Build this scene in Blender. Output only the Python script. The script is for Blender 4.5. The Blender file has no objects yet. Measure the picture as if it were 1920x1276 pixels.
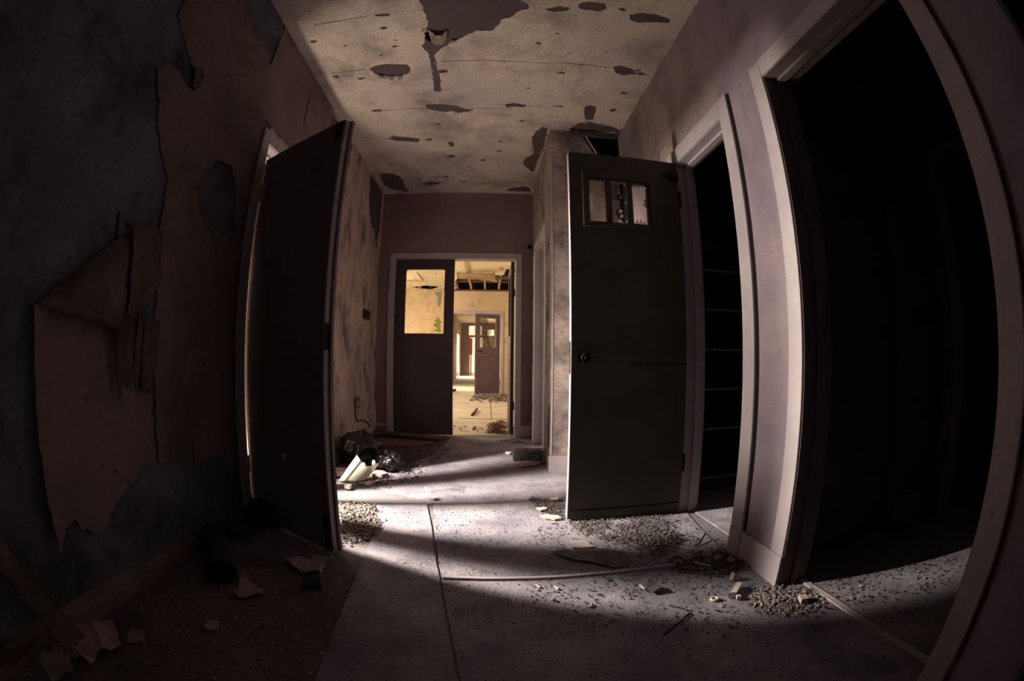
import bpy, bmesh, math, random
from mathutils import Vector, Matrix, noise
from mathutils.geometry import delaunay_2d_cdt
S = bpy.context.scene
COL = S.collection
R = math.radians

# ------------------------------------------------------------------ camera, world, lights, exposure
HC = 0.8706                                    # camera height
cam_d = bpy.data.cameras.new('camera')
cam = bpy.data.objects.new('camera', cam_d); COL.objects.link(cam)
yaw, pitch, roll = 0.0528, 0.0435, 0.0097
fwd = Vector((math.sin(yaw)*math.cos(pitch), math.cos(yaw)*math.cos(pitch), math.sin(pitch)))
rgt = Vector((math.cos(yaw), -math.sin(yaw), 0)); upv = rgt.cross(fwd)
r2 = rgt*math.cos(roll) + upv*math.sin(roll); u2 = upv*math.cos(roll) - rgt*math.sin(roll)
m3 = Matrix((r2, u2, -fwd)).transposed()
cam.matrix_world = Matrix.Translation((0, 0, HC)) @ m3.to_4x4()
cam_d.type = 'PANO'
cam_d.sensor_fit = 'HORIZONTAL'; cam_d.sensor_width = 36.0; cam_d.sensor_height = 23.925
cc = cam_d.cycles if hasattr(cam_d, 'cycles') else cam_d
tgt = cam_d if hasattr(cam_d, 'panorama_type') else cc
tgt.panorama_type = 'FISHEYE_EQUISOLID'
tgt.fisheye_lens = 845.94/1920*36.0
tgt.fisheye_fov = R(200)
cam_d.clip_start = 0.02
S.camera = cam

S.view_settings.view_transform = 'Standard'; S.view_settings.look = 'None'
S.view_settings.gamma = 1.0; S.view_settings.use_curve_mapping = False
S.view_settings.exposure = 0.0
S.cycles.max_bounces = 10; S.cycles.diffuse_bounces = 6; S.cycles.transparent_max_bounces = 12
S.cycles.sample_clamp_indirect = 4.0
S.cycles.use_denoising = True

W = bpy.data.worlds.new('hazy_sky'); S.world = W; W.use_nodes = True
W.node_tree.nodes['Background'].inputs[0].default_value = (1.0, 0.86, 0.55, 1)
W.node_tree.nodes['Background'].inputs[1].default_value = 1.3

def area(name, loc, aim, sx, sy, watts, col, spread=180):
    l = bpy.data.lights.new(name, 'AREA'); l.shape = 'RECTANGLE'; l.size = sx; l.size_y = sy
    l.energy = watts; l.color = col; l.spread = R(spread)
    o = bpy.data.objects.new(name, l); COL.objects.link(o); o.location = loc
    d = (Vector(aim) - Vector(loc)).normalized()
    o.rotation_euler = d.to_track_quat('-Z', 'Y').to_euler()
    return o
# daylight falling through a narrow slit window of the small room on the left
area('slit_window_light', (-1.80, 2.39, 1.36), (0, 2.39, 0.9), 0.042, 0.22, 330, (1.0, 0.90, 0.74))
# added upward fill just inside the left doorway, brightening the corridor ceiling
area('ceiling_fill_light', (-1.44, 2.47, 0.22), (-1.44, 2.4701, 2.0), 0.10, 0.60, 25, (1.0, 0.84, 0.64))
# windows of the ruined hall behind the double doors
area('hall_window_light', (-3.3, 7.2, 1.7), (0, 7.4, 0.5), 1.3, 1.4, 95, (1.0, 0.86, 0.62))
area('hall_window_light', (-3.3, 9.6, 1.7), (0, 10.2, 0.6), 1.3, 1.4, 85, (1.0, 0.86, 0.62))
area('hall_roof_light', (-1.6, 6.2, 2.6), (-1.2, 7.4, 0), 1.0, 1.0, 22, (1.0, 0.84, 0.60))
# openings in the far corridor
area('far_window_light', (-1.45, 13.6, 1.4), (0, 13.6, 0.2), 0.9, 1.2, 90, (1.0, 0.82, 0.5))
area('far_window_light', (-1.45, 22.6, 1.3), (0, 22.2, 0.2), 1.8, 2.0, 160, (1.0, 0.85, 0.55))
# added faint purple fill from behind the camera
area('rear_fill_light', (0.0, -2.6, 2.3), (0.1, 1.5, 2.7), 1.4, 0.6, 1.8, (0.70, 0.58, 1.0))

# ------------------------------------------------------------------ materials
MATS = {}
def mat(name, c1, c2=None, scale=6.0, rough=0.85, bump=0.15, bscale=40.0, spots=None, spot_scale=3.0, spot_lo=0.55, spot_hi=0.68,
        metallic=0.0, stretch=(1, 1, 1), detail=6.0, fine=None, fine_scale=120.0, fine_lo=0.5, fine_hi=0.62, spec=0.3):
    if name in MATS: return MATS[name]
    m = bpy.data.materials.new(name); m.use_nodes = True; nt = m.node_tree; N = nt.nodes; L = nt.links
    b = N['Principled BSDF']; b.inputs['Roughness'].default_value = rough; b.inputs['Metallic'].default_value = metallic
    b.inputs['Specular IOR Level'].default_value = spec
    tc = N.new('ShaderNodeTexCoord'); mp = N.new('ShaderNodeMapping'); mp.inputs['Scale'].default_value = stretch
    L.new(tc.outputs['Object'], mp.inputs['Vector'])
    def ns(sc, det=6.0, rg=0.6, dist=0.0):
        n = N.new('ShaderNodeTexNoise'); n.inputs['Scale'].default_value = sc; n.inputs['Detail'].default_value = det
        n.inputs['Roughness'].default_value = rg; n.inputs['Distortion'].default_value = dist
        L.new(mp.outputs[0], n.inputs['Vector']); return n
    def ramp(src, lo, hi):
        r = N.new('ShaderNodeMapRange'); r.inputs['From Min'].default_value = lo; r.inputs['From Max'].default_value = hi
        L.new(src, r.inputs['Value']); return r.outputs[0]
    def mix(f, a, c):
        x = N.new('ShaderNodeMix'); x.data_type = 'RGBA'; L.new(f, x.inputs[0])
        if isinstance(a, tuple): x.inputs[6].default_value = (*a, 1)
        else: L.new(a, x.inputs[6])
        x.inputs[7].default_value = (*c, 1); return x.outputs[2]
    n1 = ns(scale, detail)
    col = mix(ramp(n1.outputs[0], 0.35, 0.65), c1, c2 or c1)
    if spots is not None:
        n2 = ns(spot_scale, 8.0, 0.68, 0.3); col = mix(ramp(n2.outputs[0], spot_lo, spot_hi), col, spots)
    if fine is not None:
        n3 = ns(fine_scale, 3.0, 0.7); col = mix(ramp(n3.outputs[0], fine_lo, fine_hi), col, fine)
    L.new(col, b.inputs['Base Color'])
    if bump > 0:
        nb = ns(bscale, 6.0, 0.65); bp = N.new('ShaderNodeBump'); bp.inputs['Strength'].default_value = bump
        bp.inputs['Distance'].default_value = 0.01
        L.new(nb.outputs[0], bp.inputs['Height']); L.new(bp.outputs[0], b.inputs['Normal'])
    MATS[name] = m; return m

M_FLOOR = mat('dusty_concrete', (.22, .19, .205), (.13, .12, .135), 2.2, .9, .35, 60, (.14, .12, .12), 1.4, .56, .72, fine=(.12, .10, .10), fine_scale=90, fine_lo=.60, fine_hi=.70)
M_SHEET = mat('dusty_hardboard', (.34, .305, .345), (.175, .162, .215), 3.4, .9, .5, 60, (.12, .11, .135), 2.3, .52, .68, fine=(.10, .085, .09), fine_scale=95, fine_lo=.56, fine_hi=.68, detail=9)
M_HALLFLOOR = mat('pale_dusty_floor', (.62, .55, .47), (.46, .41, .36), 1.5, .9, .3, 30, (.25, .21, .18), 1.6, .6, .75)
M_BLUE = mat('bare_blue_plaster', (.15, .155, .21), (.085, .087, .125), 2.4, .95, .4, 30, (.04, .04, .05), 3.0, .47, .64, fine=(.07, .07, .08), fine_scale=45, fine_lo=.55, fine_hi=.7)
M_PAPER = mat('old_pink_wallpaper', (.215, .15, .15), (.165, .115, .12), 2.0, .9, .12, 14, (.065, .055, .06), 1.7, .50, .70, fine=(.12, .085, .085), fine_scale=40, fine_lo=.56, fine_hi=.74)
M_PAPERBACK = mat('torn_paper_backing', (.27, .21, .19), (.16, .125, .12), 7, .95, .35, 35, (.12, .10, .10), 5, .5, .68)
M_MOULD = mat('mouldy_pink_plaster', (.56, .43, .38), (.40, .30, .28), 2.4, .9, .25, 25, (.045, .045, .06), 2.3, .50, .66, stretch=(1, 1.5, .75), fine=(.26, .20, .19), fine_scale=15, fine_lo=.52, fine_hi=.72)
M_WALLP = mat('stained_pink_plaster', (.36, .275, .275), (.25, .195, .215), 2.2, .9, .18, 40, (.14, .11, .115), 1.8, .50, .72, fine=(.2, .155, .16), fine_scale=60, fine_lo=.56, fine_hi=.72)
M_WALLR = mat('stained_purple_glow_plaster', (.335, .26, .295), (.225, .18, .23), 2.6, .9, .18, 40, (.17, .13, .14), 1.8, .55, .74, fine=(.22, .17, .19), fine_scale=70, fine_lo=.58, fine_hi=.72)  # purple glow of the pier mixed into the plaster colour
M_END = mat('dull_pink_plaster', (.24, .16, .155), (.19, .13, .13), 2.0, .92, .15, 30, (.11, .085, .085), 1.6, .56, .76)
M_COLUMN = mat('stained_grey_plaster', (.48, .38, .34), (.31, .25, .24), 5, .92, .3, 30, (.10, .085, .09), 3.6, .48, .66, fine=(.24, .195, .19), fine_scale=24, fine_lo=.50, fine_hi=.72)
M_CEIL = mat('stippled_ceiling_paint', (.84, .73, .60), (.58, .50, .51), 1.1, .92, .5, 90, (.22, .18, .185), 1.9, .46, .70, fine=(.27, .225, .22), fine_scale=105, fine_lo=.46, fine_hi=.66)
M_CBOARD = mat('bare_ceiling_board', (.105, .08, .085), (.085, .065, .075), 5, .9, .1, 40)
M_TRIM = mat('cream_trim_paint', (.45, .385, .41), (.36, .31, .345), 4, .6, .1, 30, (.16, .12, .12), 20, .66, .70)
M_TRIMDARK = mat('grimy_trim_paint', (.20, .15, .14), (.13, .10, .095), 5, .7, .1, 30)
M_OLIVE = mat('dark_olive_door_paint', (.085, .075, .058), (.065, .058, .045), 4, .55, .06, 20, (.035, .028, .022), 7, .6, .7)
M_BROWN = mat('dark_brown_door_paint', (.23, .185, .165), (.19, .155, .14), 3, .85, .06, 20, (.12, .10, .09), 5, .58, .72)
M_EDGE = mat('worn_door_edge', (.52, .44, .45), (.40, .34, .36), 12, .6, .1, 40)
M_MAROON = mat('dark_maroon_door_paint', (.065, .042, .05), (.052, .034, .041), 4, .5, .05, 30)
M_PURPLE = mat('faded_purple_door_paint', (.155, .11, .135), (.125, .09, .115), 4, .6, .05, 30)
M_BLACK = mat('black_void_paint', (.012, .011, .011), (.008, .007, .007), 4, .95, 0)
M_DARKROOM = mat('near_black_plaster', (.075, .072, .066), (.05, .048, .046), 4, .95, .1)  # near-black plaster colour for the cupboard and the side room
M_SHELF = mat('dark_red_shelf_wood', (.045, .018, .018), (.03, .012, .013), 8, .7, .1)
M_DUSTLIP = mat('dusty_shelf_lip', (.30, .29, .34), (.03, .03, .035), 60, .8, .3, 60)
M_WOOD = mat('weathered_wood', (.17, .105, .075), (.10, .065, .05), 6, .8, .3, 30, stretch=(1, .15, 1))
M_LATH = mat('pale_raw_timber', (.52, .36, .22), (.40, .27, .17), 8, .8, .2, 30)
M_JOIST = mat('brown_joist_timber', (.16, .075, .04), (.10, .045, .025), 8, .85, .2)
M_CHAR = mat('charred_wood', (.018, .014, .013), (.03, .024, .021), 14, .85, .8, 25)
M_CERAMIC = mat('glazed_white_ceramic', (.80, .76, .66), (.74, .70, .60), 5, .18, 0, spots=(.5, .44, .34), spot_scale=8, spot_lo=.66, spot_hi=.74, spec=.5)
M_BAG = mat('black_plastic_film', (.012, .011, .014), (.018, .016, .02), 5, .28, .25, 14, spec=.5)
M_FELT = mat('black_soaked_felt', (.014, .012, .012), (.022, .019, .018), 10, .9, .5, 30)
M_SCRAP = mat('pale_plaster_scrap', (.56, .47, .40), (.42, .35, .31), 15, .9, .3, 60)
M_PINKSCRAP = mat('pink_paper_scrap', (.36, .24, .23), (.27, .18, .18), 8, .9, .2, 30)
M_CRUMB = mat('dark_crumbs', (.035, .028, .028), (.15, .12, .125), 90, .9, 0, detail=1)
M_PALECRUMB = mat('mixed_pale_crumbs', (.05, .042, .043), (.36, .31, .29), 95, .9, 0, detail=1)
M_HALLWALL = mat('ochre_stained_plaster', (.62, .46, .31), (.50, .38, .27), 1.5, .9, .15, 20, (.28, .21, .17), 2.4, .56, .74)
M_HALLCEIL = mat('cream_ceiling_sheet', (.68, .60, .44), (.56, .48, .36), 1.6, .9, .15, 20, (.25, .2, .17), 2.2, .64, .76)
M_MOSS = mat('bright_green_moss', (.13, .20, .02), (.26, .30, .06), 20, .95, .4, 40)
M_GREYPATCH = mat('grey_damp_cement', (.22, .19, .19), (.30, .25, .23), 9, .95, .3)
M_BRICK = mat('sooty_brick', (.085, .065, .075), (.05, .04, .045), 9, .95, .3)
M_RED = mat('dull_red_plastic', (.09, .012, .012), (.06, .01, .01), 6, .5, 0)
M_REDSIGN = mat('orange_red_board', (.62, .08, .02), (.5, .06, .02), 6, .5, 0)
M_BLUEP = mat('grey_blue_plastic', (.10, .125, .15), (.07, .09, .11), 6, .5, 0)
M_PLATE = mat('grimy_grey_plate', (.075, .075, .085), (.06, .06, .07), 9, .6, .05)
M_BRASS = mat('dull_brass', (.55, .40, .20), (.4, .28, .14), 20, .35, 0, metallic=.9)
M_IRON = mat('dark_iron', (.03, .027, .027), (.02, .018, .018), 20, .45, 0, metallic=.7)
M_LROOM = mat('dingy_left_room_plaster', (.14, .12, .105), (.10, .085, .075), 4, .95, .1)
M_GRIME = mat('grimy_lining_paper', (.20, .165, .17), (.12, .10, .105), 9, .9, .3, 40, (.06, .05, .05), 8, .52, .66)
M_LEAFSTRAW = mat('dry_straw', (.36, .28, .18), (.25, .19, .12), 30, .9, 0)

def glass_mat(name, tint, dirt):
    m = bpy.data.materials.new(name); m.use_nodes = True; nt = m.node_tree; N = nt.nodes; L = nt.links
    N.remove(N['Principled BSDF']); out = N['Material Output']
    t = N.new('ShaderNodeBsdfTransparent'); t.inputs[0].default_value = (*tint, 1)
    g = N.new('ShaderNodeBsdfGlossy'); g.inputs['Roughness'].default_value = .05
    d = N.new('ShaderNodeBsdfDiffuse'); d.inputs[0].default_value = (.45, .42, .38, 1)
    f = N.new('ShaderNodeFresnel'); f.inputs[0].default_value = 1.4
    a = N.new('ShaderNodeMixShader'); L.new(f.outputs[0], a.inputs[0]); L.new(t.outputs[0], a.inputs[1]); L.new(g.outputs[0], a.inputs[2])
    tc = N.new('ShaderNodeTexCoord'); n = N.new('ShaderNodeTexNoise'); n.inputs['Scale'].default_value = 14; n.inputs['Detail'].default_value = 8
    L.new(tc.outputs['Object'], n.inputs['Vector'])
    r = N.new('ShaderNodeMapRange'); r.inputs['From Min'].default_value = .5; r.inputs['From Max'].default_value = .8; r.inputs['To Max'].default_value = dirt
    L.new(n.outputs[0], r.inputs['Value'])
    b = N.new('ShaderNodeMixShader'); L.new(r.outputs[0], b.inputs[0]); L.new(a.outputs[0], b.inputs[1]); L.new(d.outputs[0], b.inputs[2])
    L.new(b.outputs[0], out.inputs[0]); return m
M_GLASS = glass_mat('dusty_window_glass', (.95, .94, .90), .15)
M_SHARD = glass_mat('cracked_window_glass', (.62, .60, .56), .5)

# ------------------------------------------------------------------ mesh helpers
RND = random.Random(7)
def obj(name, bm, m, parent=None, label=None, cat=None, group=None, kind=None, smooth=False, loc=None):
    me = bpy.data.meshes.new(name)
    bmesh.ops.recalc_face_normals(bm, faces=bm.faces[:]) if len(bm.faces) < 60000 else None
    bm.to_mesh(me); bm.free(); me.materials.append(m)
    if smooth:
        for p in me.polygons: p.use_smooth = True
    o = bpy.data.objects.new(name, me); COL.objects.link(o)
    if loc is not None: o.location = loc
    if parent is not None:
        o.parent = parent
        o.matrix_parent_inverse = (Matrix.Translation(parent.location) @ parent.rotation_euler.to_matrix().to_4x4()).inverted() if parent.get('_w') else Matrix()
    tag(o, label, cat, group, kind); return o
def tag(o, label=None, cat=None, group=None, kind=None):
    if label: o['label'] = label
    if cat: o['category'] = cat
    if group: o['group'] = group
    if kind: o['kind'] = kind
    return o
def empty(name, loc, label=None, cat=None, group=None, kind=None, rz=0, world=True):
    """world=True: children are given in world coordinates; False: in the thing's own"""
    o = bpy.data.objects.new(name, None); COL.objects.link(o); o.location = loc; o.rotation_euler = (0, 0, rz)
    o.empty_display_size = .1
    if world: o['_w'] = 1
    return tag(o, label, cat, group, kind)
def box(bm, x0, x1, y0, y1, z0, z1, M=None, bev=0):
    vs = [bm.verts.new(Vector((x, y, z)) if M is None else M @ Vector((x, y, z))) for x in (x0, x1) for y in (y0, y1) for z in (z0, z1)]
    fs = [bm.faces.new([vs[i] for i in q]) for q in ((0, 1, 3, 2), (4, 6, 7, 5), (0, 4, 5, 1), (2, 3, 7, 6), (0, 2, 6, 4), (1, 5, 7, 3))]
    if bev:
        es = set(e for f in fs for e in f.edges)
        bmesh.ops.bevel(bm, geom=list(es), offset=bev, segments=2, affect='EDGES', profile=.5)
    return bm
def bx(*a, **k): return box(bmesh.new(), *a, **k)
def cyl(bm, p0, p1, r0, r1=None, n=12, cap=True):
    p0, p1 = Vector(p0), Vector(p1); r1 = r0 if r1 is None else r1
    d = (p1-p0).normalized(); a = d.orthogonal().normalized(); b = d.cross(a)
    A = [bm.verts.new(p0 + (a*math.cos(t)+b*math.sin(t))*r0) for t in [2*math.pi*i/n for i in range(n)]]
    B = [bm.verts.new(p1 + (a*math.cos(t)+b*math.sin(t))*r1) for t in [2*math.pi*i/n for i in range(n)]]
    for i in range(n): bm.faces.new((A[i], A[(i+1) % n], B[(i+1) % n], B[i]))
    if cap: bm.faces.new(A[::-1]); bm.faces.new(B)
    return bm
def pip(p, poly):
    x, y = p; c = False; j = len(poly)-1
    for i in range(len(poly)):
        a, b = poly[i], poly[j]
        if (a[1] > y) != (b[1] > y) and x < (b[0]-a[0])*(y-a[1])/(b[1]-a[1])+a[0]: c = not c
        j = i
    return c
def jag(poly, step=.02, amp=.006, closed=True, rnd=RND, skip=None):
    out = []; n = len(poly)
    for i in range(n if closed else n-1):
        a, b = Vector(poly[i]), Vector(poly[(i+1) % n]); out.append(tuple(a))
        if skip and skip(a, b): continue
        L = (b-a).length; k = int(L/step)
        if k < 1: continue
        nm = Vector((-(b-a).y, (b-a).x)).normalized()
        for j in range(1, k):
            t = j/k; out.append(tuple(a.lerp(b, t) + nm*rnd.uniform(-amp, amp)))
    if not closed: out.append(tuple(poly[-1]))
    return out
AX = {'xy': lambda u, v, w: (u, v, w), 'yz': lambda u, v, w: (w, u, v), 'xz': lambda u, v, w: (u, w, v)}
def sheet(outer, holes, plane, w0, w1, disp=None, bm=None):
    """flat board with holes: outline in the plane, thickness w0..w1 along the third axis"""
    bm = bm or bmesh.new(); vs = []; es = []
    for loop in [outer]+list(holes):
        s = len(vs); vs += [Vector(p) for p in loop]; es += [(s+i, s+(i+1) % len(loop)) for i in range(len(loop))]
    v2, e2, f2, *_ = delaunay_2d_cdt(vs, es, [], 0, 1e-5)
    bbs = [(min(p[0] for p in h), max(p[0] for p in h), min(p[1] for p in h), max(p[1] for p in h), h) for h in holes]
    keep = []
    for f in f2:
        c = ((v2[f[0]].x+v2[f[1]].x+v2[f[2]].x)/3, (v2[f[0]].y+v2[f[1]].y+v2[f[2]].y)/3)
        if not pip(c, outer): continue
        if any(b[0] < c[0] < b[1] and b[2] < c[1] < b[3] and pip(c, b[4]) for b in bbs): continue
        keep.append(f)
    T = AX[plane]; A = {}; B = {}
    def g(D, i, w):
        if i not in D:
            ww = w + (disp(v2[i]) if disp else 0)
            D[i] = bm.verts.new(T(v2[i].x, v2[i].y, ww))
        return D[i]
    cnt = {}
    for f in keep:
        bm.faces.new([g(A, i, w0) for i in f]); bm.faces.new([g(B, i, w1) for i in reversed(f)])
        for k in range(3):
            e = (f[k], f[(k+1) % 3]); cnt[tuple(sorted(e))] = cnt.get(tuple(sorted(e)), []) + [e]
    for k, l in cnt.items():
        if len(l) == 1:
            i, j = l[0]; bm.faces.new((A[j], A[i], B[i], B[j]))
    return bm
def rect(x0, x1, y0, y1): return [(x0, y0), (x1, y0), (x1, y1), (x0, y1)]
def lump(bm, c, r, sub=2, amp=.25, freq=3, sq=(1, 1, 1), seed=0, zmin=None):
    q = bmesh.ops.create_icosphere(bm, subdivisions=sub, radius=1)
    for v in q['verts']:
        p = v.co.normalized(); k = 1 + amp*noise.noise(p*freq + Vector((seed*7.3, seed*3.1, seed)))+amp*.5*noise.noise(p*freq*2.3+Vector((seed, 0, seed*2)))
        w = Vector((p.x*k*r*sq[0], p.y*k*r*sq[1], p.z*k*r*sq[2])) + Vector(c)
        if zmin is not None and w.z < zmin: w.z = zmin + (w.z-zmin)*.05
        v.co = w
    return bm

# ------------------------------------------------------------------ polygons measured on the walls (y, z), floor and ceiling (x, y)
P = {
    'ch0': [(-0.435, 1.826), (-0.416, 1.951), (-0.405, 2.037), (-0.443, 2.146), (-0.445, 2.227), (-0.471, 2.273), (-0.437, 2.363), (-0.43, 2.521), (-0.436, 2.691), (-0.446, 2.842), (-0.394, 2.852), (-0.384, 2.665), (-0.392, 2.524), (-0.395, 2.379), (-0.353, 2.319), (-0.278, 2.25), (-0.206, 2.205), (-0.129, 2.137), (-0.029, 2.132), (0.016, 2.068), (0.021, 2.025), (0.084, 1.99), (0.114, 1.946), (0.18, 1.899), (0.171, 1.87), (0.113, 1.835)],
    'ch1': [(-0.865, 2.495), (-0.81, 2.462), (-0.715, 2.458), (-0.594, 2.479), (-0.577, 2.522), (-0.595, 2.59), (-0.68, 2.623), (-0.775, 2.61), (-0.839, 2.562)],
    'ch2': [(-0.527, 3.035), (-0.413, 3.035), (-0.293, 3.063), (-0.216, 3.117), (-0.146, 3.117), (-0.191, 3.153), (-0.264, 3.181), (-0.333, 3.15), (-0.388, 3.166), (-0.474, 3.126), (-0.531, 3.105)],
    'ch3': [(0.088, 3.04), (0.155, 3.009), (0.251, 3.035), (0.254, 3.069), (0.167, 3.069), (0.107, 3.091)],
    'ch4': [(0.789, 2.42), (0.837, 2.394), (0.904, 2.405), (0.994, 2.436), (1.075, 2.456), (0.957, 2.476), (0.884, 2.51), (0.832, 2.495)],
    'ch5': [(0.753, 1.855), (0.812, 1.823), (0.904, 1.809), (1, 1.821), (1.007, 1.864), (0.927, 1.88), (0.825, 1.916), (0.773, 1.904)],
    'ch6': [(0.268, 1.9), (0.34, 1.866), (0.41, 1.869), (0.395, 1.898), (0.322, 1.924)],
    'ch7': [(0.442, 1.833), (0.481, 1.801), (0.593, 1.791), (0.614, 1.838), (0.572, 1.873), (0.468, 1.869)],
    'ch8': [(-0.963, 3.602), (-0.881, 3.554), (-0.745, 3.595), (-0.649, 3.634), (-0.678, 3.7), (-0.759, 3.684), (-0.898, 3.642)],
    'ch9': [(-0.412, 3.714), (-0.36, 3.698), (-0.346, 3.786), (-0.389, 3.818)],
    'ch10': [(-0.47, 4.029), (-0.379, 3.98), (-0.35, 4.032), (-0.396, 4.067)],
    'ch11': [(-0.785, 4.724), (-0.664, 4.664), (-0.567, 4.701), (-0.586, 4.768), (-0.731, 4.803)],
    'ch12': [(0.709, 2.998), (0.738, 2.965), (0.793, 2.974), (0.81, 3.049), (0.815, 3.199), (0.761, 3.209), (0.721, 3.104)],
    'ch13': [(0.902, 3.011), (0.938, 2.974), (0.976, 2.993), (0.954, 3.036)],
    'ch14': [(0.657, 3.367), (0.708, 3.278), (0.774, 3.23), (0.914, 3.257), (1.04, 3.289), (1.094, 3.339), (1.081, 3.368), (0.68, 3.442)],
    'ch15': [(0.347, 3.599), (0.373, 3.468), (0.421, 3.381), (0.467, 3.415), (0.48, 3.719), (0.457, 4.07), (0.439, 4.382), (0.406, 4.356), (0.31, 4.166), (0.332, 4.03), (0.398, 3.921), (0.365, 3.686)],
    'ch16': [(0.137, 4.968), (0.235, 4.854), (0.383, 4.792), (0.461, 4.869), (0.462, 4.97)],
    'ch17': [(-0.388, 2.565), (-0.326, 2.56), (-0.326, 2.596), (-0.384, 2.607)],
    'ch18': [(-0.717, 1.919), (-0.623, 1.925), (-0.627, 1.95), (-0.706, 1.936)],
    'ch19': [(0.451, 3.033), (0.543, 3.006), (0.54, 3.041)],
    'ch20': [(-0.608, 3.637), (-0.546, 3.627), (-0.541, 3.673), (-0.603, 3.673)],
    'ch21': [(-0.977, 3.07), (-0.892, 3.065), (-0.901, 3.108), (-0.975, 3.1)],
    'ceil_blackhole': [(-0.439, 2.146), (-0.394, 2.138), (-0.378, 2.186), (-0.39, 2.244), (-0.424, 2.236), (-0.442, 2.204)],
    'paperA': [(0.976, 2.272), (0.985, 2.172), (1.101, 2.122), (1.155, 2.083), (1.202, 2.053), (1.291, 2.033), (1.292, 1.953), (1.222, 1.949), (1.143, 1.98), (1.092, 1.971), (0.998, 1.915), (1.049, 1.84), (1.093, 1.801), (1.124, 1.73), (1.194, 1.63), (1.25, 1.571), (1.292, 1.54), (1.3, 1.44), (1.298, 1.331), (1.309, 1.291), (1.333, 1.087), (1.324, 0.916), (1.343, 0.724), (1.335, 0.442), (1.429, 0.439), (1.469, 0.443), (1.505, 0.419), (1.561, 0.409), (1.591, 0.516), (1.589, 0.446), (1.604, 0.383), (1.721, 0.398), (1.806, 0.396), (1.884, 0.327), (1.964, 0.311)],
    'paperA_hole': [(1.485, 1.57), (1.549, 1.516), (1.55, 1.467), (1.714, 1.429), (1.849, 1.403), (1.899, 1.443), (1.831, 1.706), (1.735, 1.778), (1.601, 1.745), (1.556, 1.673)],
    'paperB': [(0.685, 0.981), (0.696, 0.882), (0.699, 0.711), (0.699, 0.575), (0.695, 0.442), (0.695, 0.3), (0.695, 0.278), (0.757, 0.336), (0.816, 0.349), (0.837, 0.307), (0.864, 0.305), (0.891, 0.279), (0.964, 0.293), (1.045, 0.351), (1.128, 0.396), (1.086, 0.449), (0.999, 0.496), (1.073, 0.462), (1.137, 0.4), (1.173, 0.412), (1.225, 0.459), (1.321, 0.445), (1.308, 0.726), (1.215, 0.947), (1.124, 1.061), (0.918, 1.012)],
    'rubL': [(-0.862, 2.47), (-0.665, 2.489), (-0.584, 2.217), (-0.554, 2.112), (-0.577, 2.029), (-0.64, 1.914), (-0.693, 1.972)],
    'rubD': [(0.421, 2.249), (0.642, 2.307), (1.022, 2.377), (1.047, 2.256), (0.897, 1.96), (0.824, 1.737), (0.737, 1.752), (0.674, 1.871), (0.493, 2.049)],
    'rubE': [(0.266, 2.736), (0.449, 2.67), (0.393, 2.309), (0.349, 2.412), (0.308, 2.521)],
    'rubF': [(0.775, 1.672), (0.931, 1.696), (1.046, 1.616), (1.068, 1.492), (0.93, 1.457), (0.806, 1.546)],
    'rubG': [(0.966, 1.261), (1.083, 1.273), (1.164, 1.201), (1.187, 1.071), (1.126, 1.001), (1.017, 1.033), (0.953, 1.09), (0.909, 1.149)],
    'flakes': [(0.32, 2.316), (0.41, 2.662), (0.306, 2.478), (0.19, 1.549), (0.259, 1.527), (0.593, 1.473), (0.611, 1.426), (0.954, 1.397), (0.918, 1.311), (0.804, 1.277), (0.879, 1.241), (0.47, 1.547), (0.472, 1.379), (0.228, 1.372), (0.572, 1.24), (0.528, 1.225), (0.527, 1.271), (0.606, 1.29), (0.236, 1.274), (0.486, 2.075), (0.898, 2.012), (0.879, 1.9), (0.884, 1.546), (0.848, 1.542), (1.046, 1.616), (0.272, 2.177), (0.365, 2.134)],
    'paper1': [(-0.87, 1.621), (-0.777, 1.64), (-0.739, 1.636), (-0.75, 1.692), (-0.677, 1.675), (-0.67, 1.581), (-0.654, 1.523), (-0.68, 1.556), (-0.722, 1.499), (-0.791, 1.547)],
    'paper2': [(-0.97, 1.409), (-0.869, 1.333), (-0.821, 1.317), (-0.807, 1.286), (-0.838, 1.271), (-0.857, 1.225), (-0.907, 1.236)],
    'paper3': [(-0.905, 0.984), (-0.902, 1.026), (-0.873, 1.048), (-0.856, 1.014), (-0.864, 0.97)],
}

XL, XR, YE, H = -1.285, 1.097, 5.04, 2.829
WT = .12
# ------------------------------------------------------------------ floor
fl = obj('floor', bx(-2.9, 3.6, -3.0, 5.16, -.10, -.006), M_FLOOR, kind='structure', label='dusty concrete floor strewn with rubble and dust', cat='floor')
SEAM = lambda y: -.0836 - .1646*(y-.97)
def fsheet(poly, top=0.0, m=M_SHEET, th=.0055):
    return obj('floor_sheet', sheet(poly, [], 'xy', top-th, top), m, fl)
fsheet(jag([(SEAM(1.612)+.008, 1.612), (SEAM(0)+.010, 0), (SEAM(-2.9)+.01, -2.9), (1.075, -2.9), (1.21, .85), (1.205, 1.25), (1.06, 1.612)], .05, .002))
fsheet(jag([(SEAM(1.628)+.008, 1.628), (1.06, 1.628), (1.09, 2.0), (1.155, 2.45), (1.08, 3.40), (.48, 3.42), (.47, 5.02), (-.40, 5.03), (-.50, 4.0), (-.80, 3.2), (-.80, 2.9), (SEAM(2.62)+.026, 2.62), (SEAM(2.2)+.013, 2.2)], .05, .002), -.001)
fsheet(jag([(-.66, 2.515), (-.365, 2.585), (SEAM(2.2)-.003, 2.2), (SEAM(.97)-.003, .97), (SEAM(-2.9)-.003, -2.9), (-.10, -2.9), (-.49, 1.15), (-.527, 1.61), (-.56, 2.0), (-.555, 2.14), (-.575, 2.21)], .05, .002), .003, th=.0085)
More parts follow.
